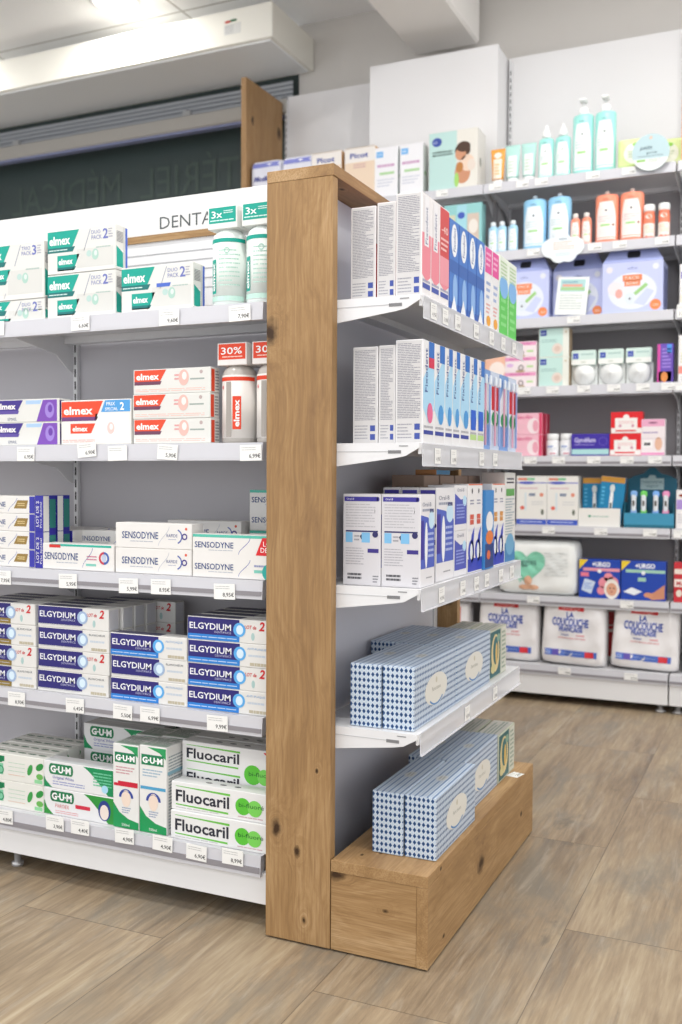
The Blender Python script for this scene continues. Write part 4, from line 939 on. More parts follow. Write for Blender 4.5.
for nm, z, xf, y0 in lv_:
    gg = f'blue tissue boxes on the {nm}'
    for c_ in range(3):
        for r_ in range(2):
            if c_ == 2 and (r_ == 0 or z == PZ): continue
            xx = xf-c_*.0675-(.024 if r_ and z == PZ else 0); put_end('tissue', tissue, xx, y0+r_*.262-(.003 if c_ else 0)*(1-r_), z, f'blue patterned tissue box on the {nm}, {("outer","middle","inner")[c_]} column, {("near","far")[r_]} row', 'tissue box', gg)
    for c_ in range(2): put_end('tgreen', tissue_green, xf-.003-c_*.060-(.02 if z == PZ else 0), y0+.526, z, f'dark green and cream tissue box, far end of the {nm}, {("outer","inner")[c_]} one', 'tissue box', 'green tissue boxes')
# tags in the end label holders and on the plinth
ET = [(0, (1.80, 1.87, 1.95, 2.08, 2.20, 2.30, 2.40)), (1, (1.83, 1.93, 2.13, 2.24)), (2, (1.86, 2.0, 2.10, 2.18, 2.3, 2.4)), (3, (2.04, 2.26))]
for si, yy in ET:
    for j, y in enumerate(yy):
        o = price_tag(.034, .030, ('4,95€', '5,90€', '6,95€', '8,90€', '3,99€', '7,95€', '9,90€')[j], '#8a8a8c').build('price_tag', None, (EX+.0042, y, ESH[si]-.037)); o.rotation_euler = (0, 0, R9)
        tag(o, f'small white price tag, {("top","second","third","fourth")[si]} end shelf clear holder, {("first","second","third","fourth","fifth","sixth","seventh")[j]} from the post', 'price tag', 'price tags on the end display')
o = price_tag(.04, .03, '2,20€').build('price_tag', None, (-.612, 2.40, PZ+.0006)); o.rotation_euler = (-PI/2, 0, R9-.25)
tag(o, 'small white price tag lying on the far end of the oak plinth', 'price tag')

# ------------------------------------------------------------------ far wall products
Y1 = 4.062; T = FZ
def simple(w, h, d, base, fn, name='carton', ch=.0012):
    def mk():
        a = Art(w, d, h); a.box(0, 0, 0, w, d, h, base, ch); fn(a); return a.build(name)
    return mk
def pillow_pack(w, h, d, base, fn, name='pack', wr=.003, seed=1, n=22, e=11, taper=0):
    def mk():
        a = Art(w, d, h); r = random.Random(seed); ph = [r.uniform(0, 6) for _ in range(6)]
        def wrk(u, v): return wr*(math.sin(u*55+ph[0]+v*20)+.7*math.sin(v*70+ph[1]-u*25)+.6*math.sin((u+v)*120+ph[2]))/2
        def outline(v):  # narrower towards the top seam
            return 1-taper*(v/h)
        def pil(u, v):
            x = (u/w-.5)*2/outline(v); z = (v/h-.5)*2; s_ = max(0, 1-abs(x)**e-abs(z)**e)
            return d/2-d/2*s_**(1/3.6)+wrk(u, v)*s_
        a.pil = pil; N = n
        grid = {}
        vs = []; fs = []
        for side in (0, 1):
            for j in range(N+1):
                for i in range(N+1):
                    x = math.sin((i/N-.5)*PI); z = math.sin((j/N-.5)*PI); v = (z+1)/2*h; u = .5*w+x*w/2*outline(v)*.999
                    y = pil(u, v)
                    if side: y = d-(y-wrk(u, v)*0)
                    grid[(side, i, j)] = len(vs); vs.append((u, y, v))
        for j in range(N):
            for i in range(N):
                g = grid; fs.append((g[0, i, j], g[0, i+1, j], g[0, i+1, j+1], g[0, i, j+1])); fs.append((g[1, i, j], g[1, i, j+1], g[1, i+1, j+1], g[1, i+1, j]))
        for q in range(N):
            g = grid
            for (a0, a1) in (((q, 0), (q+1, 0)), ((q+1, N), (q, N)), ((0, q+1), (0, q)), ((N, q), (N, q+1))):
                fs.append((g[(0,)+a0], g[(1,)+a0], g[(1,)+a1], g[(0,)+a1]))
        a.add(vs, fs, base, True); fn(a); return a.build(name)
    return mk
def P2(key, mk, x, z, label, cat, group=None, y=Y1): return put(key, mk, (x-(.008 if x > -1.15 and x < -.52 else 0), y, z+.0008), label, cat, group)
# row 8 (top)
def modi(a):
    w, h = a.w, a.h; a.rect('P', .006, h*.86, w*.97, h*.95, '#7d83c8', 1); a.text('P', 'Modilac', w*.12, h*.60, .022, '#4a4f94', w=w*.6, shear=.3, bold=.03, k=2); a.text('P', 'Bio', w*.38, h*.40, .018, '#7cc26a', bold=.03); a.disc('P', w*.52, h*.2, .034, .022, '#5b4fa8', 1); a.disc('P', w*.52, h*.2, .02, .010, '#a8a3dd', 2); a.rect('P', w*.02, h*.05, w*.2, h*.1, '#a6cfae', 1)
P2('modi', pillow_pack(.160, .235, .06, '#dcdde8', modi, 'milk_pouch', taper=.04), -2.318, T[7], 'white and violet milk pouch beside the tall oak panel', 'milk pouch', 'milk pouches')
P2('modi', None, -2.158, T[7], 'white and violet milk pouch, second from the oak panel', 'milk pouch', 'milk pouches')
def picot(a):
    w, h = a.w, a.h; a.rect('F', .002, .002, w-.002, h*.72, '#e3cdb6'); a.text('F', 'Picot', w*.18, h*.80, .022, '#4d5aa0', w=w*.6, bold=.03); a.rect('F', .002, h*.985, w-.002, h*.998, '#c7b4a0', 2); a.lines('F', w*.3, h*.6, w*.7, h*.7, 2, '#c9a2a0', 2); a.rect('R', .002, .002, a.d-.002, a.h-.002, '#c7955a')
for i in range(2): P2('picot', simple(.146, .232, .08, '#e6e1dc', picot, 'milk_carton'), -1.998+i*.158-(.004 if i == 0 else 0), T[7], f'cream and white milk carton, {("left","right")[i]} of two above the display top', 'milk box', 'milk cartons')
def nukc(a):
    w, h = a.w, a.h; a.rect('F', w*.06, h*.80, w*.36, h*.92, '#6fb0e6'); a.text('F', 'nuk', w*.1, h*.84, .012, '#e6eef8', w=w*.2, k=2); a.lines('F', w*.1, h*.60, w*.85, h*.66, 1, '#c79fc0', fill=.9); a.rect('F', w*.2, h*.45, w*.85, h*.50, '#a9cf9a'); a.lines('F', w*.1, h*.2, w*.85, h*.38, 3, '#c9ccd8'); a.rect('R', .002, .004, a.d*.8, h*.95, '#cfd8d6'); a.disc('R', a.d*.4, h*.42, .012, .010, '#8fb68a', 2)
for i in range(2): P2('nukc', simple(.106, .216, .07, '#e8e8ec', nukc, 'bottle_carton'), -1.694+i*.110+(.006 if i else 0), T[7], f'white carton with small blue square and green line, {("left","right")[i]} of two', 'baby bottle box', 'white baby bottle cartons')
def bpump(a):
    w, h = a.w, a.h; a.rect('F', .002, .002, w*.58, h-.002, '#b7d6d2'); a.disc('F', w*.17, h*.83, .022, .019, '#3b4f9f', 2); a.text('F', 'nuk', w*.09, h*.81, .010, '#c8d4ee', k=3); a.lines('F', w*.08, h*.58, w*.5, h*.68, 2, '#9ab5b4')
    a.disc('F', w*.70, h*.64, .034, .030, '#4a3428', 2); a.disc('F', w*.66, h*.58, .024, .026, '#c99070', 3); a.disc('F', w*.72, h*.70, .030, .022, '#4a3428', 4); a.disc('F', w*.70, h*.26, .034, .045, '#c58c6c', 2); a.disc('F', w*.80, h*.42, .03, .035, '#e2c8b4', 3); a.disc('F', w*.64, h*.36, .016, .022, '#b5793f', 4); a.disc('F', w*.58, h*.15, .010, .03, '#9fcf6a', 4); a.disc('F', w*.88, h*.38, .018, .024, '#dccfc4', 4)
    a.rect('R', .002, .002, a.d-.002, h-.002, '#dedcd6'); a.disc('R', a.d*.35, h*.45, .010, .02, '#6f7466', 2)
P2('bpump', simple(.215, .245, .12, '#dedbd3', bpump, 'breast_pump_carton'), -1.446, T[7], 'large mint and white carton with a photo of a mother on the top shelf', 'breast pump box')
def tube(c, c2, w, h, name='cream_tube'):
    def mk():
        r = empty(name); a = Art(); n = 20; vs = []; fs = []; M = 8
        for j in range(M+1):
            f = j/M; z = .022+(h-.022)*f; rx = w/2*(.78+.22*f); ry = .019*(1-f)+.0012
            for i in range(n): t_ = 2*PI*i/n; vs.append((rx*math.cos(t_), ry*math.sin(t_), z))
        for j in range(M):
            for i in range(n): fs.append((j*n+i, j*n+(i+1) % n, (j+1)*n+(i+1) % n, (j+1)*n+i))
        fs.append(tuple(range(n))[::-1]); fs.append(tuple(M*n+i for i in range(n))); a.add(vs, fs, c, True)
        def yy(u, v): f = (v-.022)/(h-.022); rx = w/2*(.78+.22*f); ry = .019*(1-f)+.0012; return -ry*math.sqrt(max(0, 1-(u/rx)**2))
        a.pil = yy
        a.rect('P', -w*.28, h*.16, w*.28, h*.72, c2, 1); a.lines('P', -w*.2, h*.25, w*.2, h*.6, 4, '#c9d8c8' if c != '#e9a24a' else '#e8c48a', 2)
        if c == '#e9a24a': a.disc('P', 0, h*.82, w*.26, w*.2, '#f4e6d8', 1)
        a.build('tube', r); b = Art(); b.lathe([(w*.33, 0), (w*.35, .003), (w*.35, .02), (w*.3, .023)], '#eceeed', 20, ey=.75); b.build('cap', r); return r
    return mk
P2('tubo', tube('#e9a24a', '#f0e3d2', .062, .150), -1.150, T[7], 'orange and white cream tube, leftmost item of the tall bay top shelf', 'cream tube', y=Y1+.03)
for i in range(2): P2('tubt', tube('#b4ded6', '#eaf2ee', .064, .158), -1.080+i*.068, T[7], f'pale turquoise cream tube, {("left","right")[i]} of two on the top shelf', 'cream tube', 'turquoise tubes', y=Y1+.03)
def bottle(w, h, dd, c, c2, cap, kind, lab=True):
    """oval plastic bottle with printed belly and cap: parts body, cap"""
    def mk():
        r = empty('baby_care_bottle'); R_ = w/2; ey = dd/w; hb = h*{'pump': .80, 'spray': .76, 'round': .86, 'refill': .93, 'talc': .80}[kind]
        a = Art(r=R_, d=ey)
        top = .010 if kind in ('refill', 'pump') else .016
        a.lathe([(R_*.9, 0), (R_, .005), (R_, hb-top*1.2), (R_*.90, hb-top*.3), (R_*.55 if kind != 'talc' else R_*.95, hb)], mat(c, .35), 26, ey=ey)
        a.r = R_*1.004
        n = 12
        def uu(f): return f*R_*1.15
        # white belly shape with a face
        if kind != 'talc':
            a.rect('C', uu(-.80), hb*.07, uu(.80), hb*.48, c2, 1)
            for q in range(8): f = .80-.30*((q+.5)/8)**1.6; a.rect('C', uu(-f), hb*(.48+.045*q), uu(f), hb*(.48+.045*(q+1)), c2, 1)
            a.disc('C', 0, hb*.66, w*.045, w*.04, '#3d4a55', 3); a.disc('C', -w*.17, hb*.70, w*.018, w*.018, '#8aa', 3); a.disc('C', w*.17, hb*.70, w*.018, w*.018, '#8aa', 3)
            a.rect('C', uu(-.4), hb*.34, uu(.3), hb*.38, '#a4d68a', 3); a.lines('C', uu(-.6), hb*.42, uu(.6), hb*.56, 3, '#d5c6c6' if c == '#f2967a' else '#c6d6d8', 2); a.lines('C', uu(-.5), hb*.14, uu(.5), hb*.28, 3, '#d2dada', 2); a.text('C', 'baby', 0, hb*.86, w*.10, '#5f7f94' if c != '#f2967a' else '#b85a44', w=w*.25, align='c', k=3)
            a.rect('C', uu(-1.1), hb*.10, uu(1.1), hb*.115, c, 3)
            if c == '#f2967a': a.disc('C', uu(.55), hb*.36, w*.05, w*.05, '#8c4a30', 4)
        else:
            a.rect('C', uu(-1.1), hb*.08, uu(1.1), hb*.55, '#ece6df', 2); a.disc('C', 0, hb*.80, w*.3, w*.2, '#f2dcd2', 3); a.lines('C', uu(-.7), hb*.2, uu(.7), hb*.5, 4, '#e2c9a4', 3); a.disc('C', 0, hb*.06, w*.3, .008, '#e2694a', 3)
        a.build('body', r)
        b = Art()
        if kind == 'pump':
            b.lathe([(R_*.48, hb), (R_*.50, hb+.004), (R_*.46, hb+.026), (R_*.24, hb+.032), (R_*.12, hb+.034), (R_*.12, h-.012)], cap, 18); b.box(-.014, -.034, h-.012, .014, .014, h, cap, .004)
        elif kind == 'spray':
            b.lathe([(R_*.55, hb), (R_*.56, hb+.012), (R_*.42, hb+.028), (R_*.25, h-.014), (R_*.16, h)], cap, 18)
        elif kind == 'round': b.lathe([(R_*.52, hb), (R_*.54, hb+.003), (R_*.54, h-.004), (R_*.48, h)], cap, 18)
        elif kind == 'refill': b.lathe([(R_*.22, hb), (R_*.22, h-.003), (R_*.18, h)], cap, 14)
        else: b.lathe([(R_*.98, hb), (R_*1.0, hb+.004), (R_*1.0, h-.006), (R_*.9, h)], cap, 22)
        b.build('cap', r); return r
    return mk
AQ, AQ2 = '#9fe0d8', '#eaf1ee'
for i in range(2): P2('spr', bottle(.064, .218, .042, AQ, AQ2, '#eef0f0', 'spray'), -.940+i*.068, T[7], f'small aqua bottle with white nozzle, {("left","right")[i]} of two on the top shelf', 'bottle', 'small aqua bottles', y=Y1+.03)
for i in range(2): P2('pmp', bottle(.083, .300, .055, AQ, AQ2, '#eef0f0', 'pump'), -.792+i*.088, T[7]-.0, f'tall aqua pump bottle, {("left","right")[i]} of two on the top shelf', 'pump bottle', 'tall aqua pump bottles', y=Y1+.035)
def wipes(a):
    w, h = a.w, a.h; a.disc('P', w*.5, h*.5, w*.32, h*.34, '#eef2e2', 1); a.disc('P', w*.55, h*.78, w*.12, .008, '#8fcf4a', 2); a.rect('P', w*.03, h*.04, w*.97, h*.12, '#bcd57a', 1); a.lines('P', w*.3, h*.35, w*.7, h*.6, 3, '#c3d0b4', 2)
for i in range(2): P2('wip', pillow_pack(.135, .120, .05, '#d9e9a4', wipes, 'wipes_pack', seed=4), -.655+i*.115+(.0), T[7], f'pale green wipes pack, {("left one showing its front","right one behind the round sign")[i]}', 'wipes pack', 'green wipes', y=Y1+.02+i*.055)
def flag(a):
    pass
def roundsign():
    r = empty('shelf_sign'); a = Art(.14, .0015, .14)
    pts = [(.07+.07*math.cos(2*PI*i/32), .07+.07*math.sin(2*PI*i/32)) for i in range(32)]
    a.prism([(p[0], p[1]) for p in pts], 1, 0, .0015, '#b4ccd2'); a.poly('F', [(.07+.0695*math.cos(t_), .07+.0695*math.sin(t_)) for t_ in [PI+.35+i*(PI-.7)/16 for i in range(17)]], '#e2e8e6', 1)
    a.text('F', 'petits', .03, .082, .015, '#4a5f6c', w=.045, bold=.01, shear=.2); a.text('F', 'prix', .055, .064, .010, '#4a5f6c', w=.04); a.rect('F', .02, .055, .115, .057, '#6d7f88'); a.rect('F', .018, .036, .05, .044, '#8cc05a', 2); a.lines('F', .06, .03, .11, .045, 3, '#b5c6ae', 2)
    a.disc('F', .07, .125, .006, .006, '#d6b8a4', 2); a.build('sign_face', r); b = Art(); b.box(.06, .0015, .0, .08, .012, .03, CLEAR); b.build('clip', r); return r
P2('rsg', roundsign, -.590, 2.108, 'round pale blue sign clipped to the top shelf edge at the right', 'shelf sign', y=FY-.022)
def salmon(a): a.rect('F', .003, .2*a.h, a.w-.003, a.h*.9, '#e9a98c'); a.lines('F', .01, .05, a.w-.01, .1, 4, '#e9d5c8', 2)
P2('salm', simple(.09, .235, .06, '#e2a387', salmon, 'cream_carton'), -.420, T[7], 'salmon coloured carton cut by the right edge on the top shelf', 'cream box')
# row 7
for i in range(3): P2('sb', bottle(.041, .128, .030, '#a9d4ec', '#eaf1f4', '#dfe6ea', 'round'), -1.165+i*.046, T[6], f'small pale blue bottle, {("left","middle","right")[i]} of three', 'bottle', 'small pale blue bottles', y=Y1+.02)
for i in range(2): P2('bb', bottle(.096, .222, .060, '#97cdee', '#e8f0f5', '#d5e0e8', 'refill'), -.985+i*.102, T[6], f'big sky blue bottle, {("left","right")[i]} of two', 'bottle', 'big sky blue bottles', y=Y1+.035)
for i in range(2): P2('so', bottle(.040, .128, .030, '#f2967a', '#f2e6e0', '#e6dfda', 'round'), -.816+i*.044, T[6], f'small orange bottle, {("left","right")[i]} of two beside the blue bottles', 'bottle', 'small orange bottles', y=Y1+.02)
for i in range(2): P2('bo', bottle(.092, .208, .060, '#f2967a', '#f0e8e4', '#e4d2c8', 'refill'), -.694+i*.097, T[6], f'big orange bottle, {("left","right")[i]} of two', 'bottle', 'big orange bottles', y=Y1+.035)
for i in range(2): P2('tl', bottle(.044, .134, .044, '#f0876a', '#efe8e2', '#e9ebea', 'talc'), -.530+i*.048, T[6], f'white capped powder bottle, {("left","right")[i]} of two', 'powder bottle', 'powder bottles', y=Y1+.025)
def cloud():
    a = Art(.175, .0015, .115); cx = [(.04, .065, .038), (.09, .078, .040), (.138, .066, .036), (.075, .042, .038), (.112, .038, .033)]
    pts = []
    for i in range(72):
        t_ = 2*PI*i/72; d_ = Vector((math.cos(t_), math.sin(t_))); best = 0; o_ = Vector((.09, .06))
        for x, y, r in cx:
            c_ = Vector((x, y))-o_; b_ = c_.dot(d_); q = b_*b_-c_.length_squared+r*r
            if q > 0: best = max(best, b_+math.sqrt(q))
        p = o_+d_*best; pts.append((p.x, p.y))
    a.prism(pts, 1, 0, .0015, '#e6edef'); a.lines('F', .05, .055, .135, .09, 4, '#e3b9a4', 1, .35); a.text('F', 'bébé', .09, .094, .010, '#4a6a8c', w=.03, align='c'); a.lines('F', .06, .03, .12, .045, 2, '#c6d8dc', 2)
    return a.build('shelf_sign')
P2('cloud', cloud, -.945, 1.782, 'white cloud shaped sign hanging on the shelf edge above the lilac boxes', 'shelf sign', y=FY-.012)
def bpbox(a):
    w, h = a.w, a.h; a.rect('F', .002, .002, w*.30, h*.8, '#c9c8ae', 1); a.rect('F', w*.34, h*.1, w*.60, h-.004, '#9fd0dc', 1); a.disc('F', w*.46, h*.78, .016, .014, '#4058b4', 2); a.rect('F', w*.62, h*.05, w*.93, h*.8, '#cdbcae', 1); a.disc('F', w*.78, h*.55, .02, .03, '#e2dcd4', 2)
P2('bpb', simple(.165, .215, .06, '#90c8c8', bpbox, 'baby_bottle_carton'), -1.375, T[6], 'turquoise carton with windows behind the pink cartons', 'baby bottle box')
# row 6: lilac handle boxes
def lilac(w, h, d):
    hb = h*.74
    def mk():
        r = empty('gift_box'); a = Art(w, d, hb); a.box(0, 0, 0, w, d, hb, '#c1c8ee', .0012)
        a.disc('F', w*.5, hb*.42, w*.40, hb*.36, '#dfe4ee', 1, 28); a.disc('F', w*.12, hb*.86, .013, .013, '#e0dce0', 1); a.disc('F', w*.88, hb*.88, .012, .012, '#dde0ea', 1)
        a.rect('F', w*.34, hb*.62, w*.66, hb*.74, '#e8865a', 2); a.rect('F', w*.37, hb*.52, w*.63, hb*.63, '#e8865a', 2); a.text('F', 'PACK', w*.5, hb*.65, hb*.06, '#f6e2d4', w=w*.24, align='c', k=4); a.text('F', 'BÉBÉ', w*.5, hb*.55, hb*.05, '#f6e2d4', w=w*.2, align='c', k=4)
        a.poly('F', [(w*.52, hb*.38), (w*.56, hb*.33), (w*.76, hb*.52), (w*.72, hb*.57)], '#9ccb82', 3); a.poly('F', [(w*.52, hb*.18), (w*.7, hb*.12), (w*.86, hb*.40), (w*.74, hb*.46)], '#c8d0ee', 2); a.disc('F', w*.22, hb*.48, .03, .028, '#e6e0e4', 2); a.disc('F', w*.28, hb*.38, .014, .018, '#e6a8a0', 3); a.disc('F', w*.46, hb*.28, .018, .022, '#d9e2ea', 3); a.disc('F', w*.46, hb*.27, .004, .004, '#556', 4)
        a.disc('F', w*.88, hb*.13, w*.09, w*.09, '#ee8a52', 3); a.text('F', '-20%', w*.88, hb*.10, hb*.045, '#f6e2d4', align='c', w=w*.11, k=4); a.rect('F', w*.30, hb*.90, w*.30, hb*.90, '#778', 1); a.text('F', 'coffret', w*.5, hb*.85, hb*.045, '#5c6aa8', w=w*.16, align='c'); a.rect('F', .002, .002, w-.002, hb*.06, '#bfc8ee', 1)
        a.rect('R', d*.1, hb*.1, d*.9, hb*.9, '#8f98cc', 1)
        a.build('box_body', r)
        b = Art(w, d, h); i = w*.13; z1 = h-.014
        vs = [(0, 0, hb), (w, 0, hb), (w, d, hb), (0, d, hb), (i, d*.20, z1), (w-i, d*.20, z1), (w-i, d*.24, z1), (i, d*.24, z1)]
        b.add(vs, [(0, 1, 5, 4), (1, 2, 6, 5), (2, 3, 7, 6), (3, 0, 4, 7)], '#9fa9da')
        b.box(i, d*.20, z1-.001, w-i, d*.24, h, '#a6afdf', .001)
        dy = d*.20; q = lambda u, f: (u, dy*f-.0006, hb+(z1-hb)*f+.0004)
        n = 10
        pts = [(w*.42+w*.02*math.cos(t_), .55+.26*math.sin(t_)) for t_ in [PI/2+i_*PI/8 for i_ in range(9)]]+[(w*.60+w*.02*math.cos(t_), .55+.26*math.sin(t_)) for t_ in [-PI/2+i_*PI/8 for i_ in range(9)]]
        b.add([q(*p) for p in pts], [tuple(range(len(pts)))], '#26262c'); b.build('handle_top', r); return r
    return mk
P2('lil', lilac(.205, .262, .15), -1.122, T[5], 'lilac gift box with carrying slot, left one beside the green cartons', 'gift box', 'lilac gift boxes')
P2('lil', None, -.912, T[5], 'lilac gift box with carrying slot, middle one behind the white leaflet', 'gift box', 'lilac gift boxes', y=Y1+.05)
P2('lilb', lilac(.232, .268, .15), -.7035, T[5], 'larger lilac gift box with orange badges, rightmost and pulled forward', 'gift box')
def leaflet():
    a = Art(.125, .002, .155); a.box(0, 0, 0, .125, .002, .155, '#e8ebe8', .0004); a.rect('F', .012, .095, .112, .145, '#a9cfcf'); a.rect('F', .02, .115, .1, .125, '#e0a08c', 2); a.rect('F', .015, .1, .11, .113, '#a3c78e', 2); a.text('F', 'conseils', .02, .13, .010, '#4f7fa0', w=.06, k=3); a.lines('F', .015, .02, .105, .085, 6, '#bfc8c6'); return a.build('leaflet')
o = P2('leaf_', leaflet, -.890, T[5], 'white leaflet card leaning in front of the middle lilac box', 'leaflet', y=FY+.004); o.rotation_euler = (-.12, .07, 0); o.location.z += .008
def wbox(c, c2):
    def f(a):
        w, h = a.w, a.h; a.rect('F', w*.05, h*.70, w*.95, h*.84, c); a.rect('F', .001, h*.2, w-.001, h*.36, c2); a.lines('F', w*.08, h*.42, w*.9, h*.65, 4, '#c9c9a9'); a.lines('F', w*.08, h*.05, w*.9, h*.16, 2, '#bbb')
    return f
P2('wb1', simple(.10, .185, .06, '#e9e9ea', wbox('#6a60b8', '#e4dfd2'), 'carton'), -.418, T[5]-.012, 'white carton with violet oval cut by the right edge, gift box row', 'box', y=FY-.002+.02)
# row 5
def peach(a): a.rect('F', .002, .002, a.w-.002, a.h*.96, '#ecb9a0'); a.disc('F', a.w*.6, a.h*.5, .034, .034, '#f2e4dc', 2)
P2('peach', simple(.088, .150, .07, '#e6ad96', peach, 'nursing_carton'), -1.190, T[4], 'peach carton with white circle, partly behind the toothbrush packs', 'box')
def pinkb(a):
    w, h = a.w, a.h; a.rect('F', .002, h*.74, w-.002, h-.002, '#e49ac0'); a.lines('F', w*.15, h*.78, w*.8, h*.92, 1, '#c768a0', 2); a.disc('F', w*.18, h*.45, .014, .008, '#d7b3dd', 1); a.disc('F', w*.52, h*.28, .012, .012, '#8d7f84', 2); a.disc('F', w*.52, h*.28, .007, .007, '#d9d0d0', 3); a.rect('F', w*.70, h*.28, w*.9, h*.42, '#b9d79a', 1); a.disc('F', w*.5, h*.05, .02, .006, '#b5a080', 1)
for i in range(3): P2('pinkb', simple(.134, .062, .07, '#ecdfe2', pinkb, 'nursing_pad_carton'), -1.0985, T[4]+i*.0625 - 0, f'{("bottom","middle","top")[i]} flat white and pink carton of three stacked beside the mint ones', 'nursing pad box', 'pink topped flat cartons')
def mint(a):
    w, h = a.w, a.h; a.rect('F', .002, .002, w*.80, h-.002, '#c0dfd8'); a.rect('F', w*.05, h*.74, w*.26, h*.94, '#34499c', 2); a.text('F', 'nuk', w*.08, h*.80, .009, '#c8d4ee', k=3); a.lines('F', w*.08, h*.5, w*.6, h*.62, 2, '#93b8b4', 2); a.disc('F', w*.62, h*.28, .022, .022, '#e0d2c8', 3); a.disc('F', w*.62, h*.28, .012, .012, '#d6bfb2', 4); a.disc('F', w*.90, h*.85, .004, .004, '#c4b79a', 2); a.rect('R', .002, .002, a.d-.002, h-.002, '#b9a488')
for i in range(2): P2('mint', simple(.122, .1175, .07, '#e4e6dd', mint, 'nursing_pad_carton'), -.955, T[4]+i*.118, f'{("lower","upper")[i]} mint carton with blue square and pale disc, of two stacked', 'nursing pad box', 'mint cartons')
def shells():
    r = empty('nipple_shield_pack'); c_ = Art(.100, .02, .062); c_.box(.0, .0, .082, .100, .02, .142, '#cfe3dc', .004); c_.w = .1
    c_.add([c_.fp('F', u, v, .0003) for u, v in ((.002, .084), (.098, .084), (.098, .104), (.002, .104))], [(0, 1, 2, 3)], '#eceeea')
    def rr(u0, v0, u1, v1, c, k): c_.rect('F', u0, v0, u1, v1, c, k)
    rr(.008, .108, .03, .13, '#3b50ac', 2); c_.text('F', 'nuk', .011, .115, .007, '#c8d4ee', k=3); c_.lines('F', .04, .118, .09, .132, 1, '#a9c7c2', 2); c_.disc('F', .05, .094, .012, .003, '#c9d2c8', 2)
    c_.build('header_card', r)
    b = Art(); b.box(.0, .022, .0, .104, .026, .085, mat('#dfe3e1', .15), .001); b.build('blister', r)
    s_ = Art(); n = 26; prof = [(.044, .020), (.046, .014), (.040, .004), (.026, -.004), (.022, -.006), (.016, -.012), (.008, -.016), (.001, -.017)]
    vs = []; fs = []
    for q, (rad, y) in enumerate(prof):
        for i in range(n): t_ = 2*PI*i/n; vs.append((.052+rad*math.cos(t_), y, .046+rad*math.sin(t_)))
    for j in range(len(prof)-1):
        for i in range(n): fs.append((j*n+i, (j+1)*n+i, (j+1)*n+(i+1) % n, j*n+(i+1) % n))
    fs.append(tuple((len(prof)-1)*n+i for i in range(n))); s_.add(vs, fs, mat('#e3e5e4', .3), True); s_.build('shell', r); return r
for i in range(3): P2('shell', shells, -.828+i*.108, T[4], f'round white breast shell pack with mint header card, {("left","middle","right")[i]} of three', 'breast shell pack', 'breast shell packs', y=Y1+.02)
def purp(a):
    w, h = a.w, a.h; a.rect('F', .001, .001, w*.2, h-.001, '#d04fa0'); a.rect('F', w*.2, .001, w*.95, h-.001, '#6a4fb0'); a.rect('F', w*.6, h*.75, w*.9, h*.98, '#4f8fe0', 2); a.disc('F', w*.45, h*.14, .013, .020, '#d98a4a', 2); a.rect('F', w*.1, h*.02, w*.9, h*.28, '#e6d9e6', 1); a.lines('F', w*.3, h*.35, w*.85, h*.9, 6, '#9f86d6', 2); a.rect('R', .001, .001, a.d-.001, h-.001, '#4b3f94')
P2('purp', simple(.060, .150, .05, '#5b3fa0', purp, 'test_carton'), -.497, T[4], 'narrow purple and magenta carton beside the breast shell packs', 'box')
P2('wb2', simple(.10, .185, .06, '#e9e7e6', wbox('#e9e7e6', '#ea8f86'), 'carton'), -.418, T[4]-.006, 'white carton with salmon band cut by the right edge', 'box')
# row 4
def pinkp(a):
    w, h = a.w, a.h; a.text('F', 'Diaclin', w*.08, h*.74, .014, '#d5608a', w=w*.62, shear=.3, bold=.02); a.disc('F', w*.74, h*.40, .026, .032, '#f0dfe2', 1); a.disc('F', w*.80, h*.40, .012, .024, '#e6a3b4', 2); a.lines('F', w*.08, h*.12, w*.5, h*.5, 3, '#e6b9c4', 1); a.rect('R', .001, .001, a.d-.001, h-.001, '#c8304f'); a.rect('F', w*.9, .001, w-.001, h-.001, '#d4476a', 2)
for r_ in range(2):
    for i in range(2): P2('pinkp', simple(.140, .088, .055, '#ecb7c6', pinkp, 'supplement_carton'), -1.077+r_*.004, T[3]+i*.0885, f'{("lower","upper")[i]} pink carton with crimson side, {("front","rear")[r_]} of the paired rows', 'supplement box', 'pink cartons with crimson side', y=Y1+r_*.06)
def jar():
    r = empty('pill_jar'); a = Art(r=.0262, d=1); a.lathe([(.024, 0), (.026, .003), (.026, .060), (.022, .066)], '#e6e6e8', 22); a.rect('C', -.03, .012, .03, .052, '#f0f0f2', 1); a.rect('C', -.02, .036, .006, .041, '#5a86c8', 2); a.rect('C', -.008, .008, .016, .012, '#c84a6a', 2); a.lines('C', -.02, .018, .02, .034, 3, '#b9c0cc', 2); a.build('jar', r)
    b = Art(); b.lathe([(.0235, .0662), (.0245, .068), (.0245, .088), (.022, .0905)], '#e8e9ea', 22); b.build('cap', r); return r
for i in range(2): P2('jar', jar, -.899+i*.056, T[3], f'small white pill jar, {("left","right")[i]} of two', 'jar', 'white pill jars', y=Y1+.03)
def gyn(a):
    w, h = a.w, a.h; a.rect('F', .002, h*.06, w-.002, h*.30, '#a9d4d4'); a.text('F', 'Gynéfam', w*.08, h*.62, .018, '#c9c3ec', w=w*.56, bold=.025); a.lines('F', w*.08, h*.46, w*.6, h*.54, 1, '#9a90d4'); a.ring('F', w*.84, h*.65, .017, .002, '#6a5cc0', 2)
P2('gyn', simple(.150, .088, .05, '#3f2f9c', gyn, 'supplement_carton'), -.818, T[3], 'low deep violet carton with pale teal strip', 'supplement box')
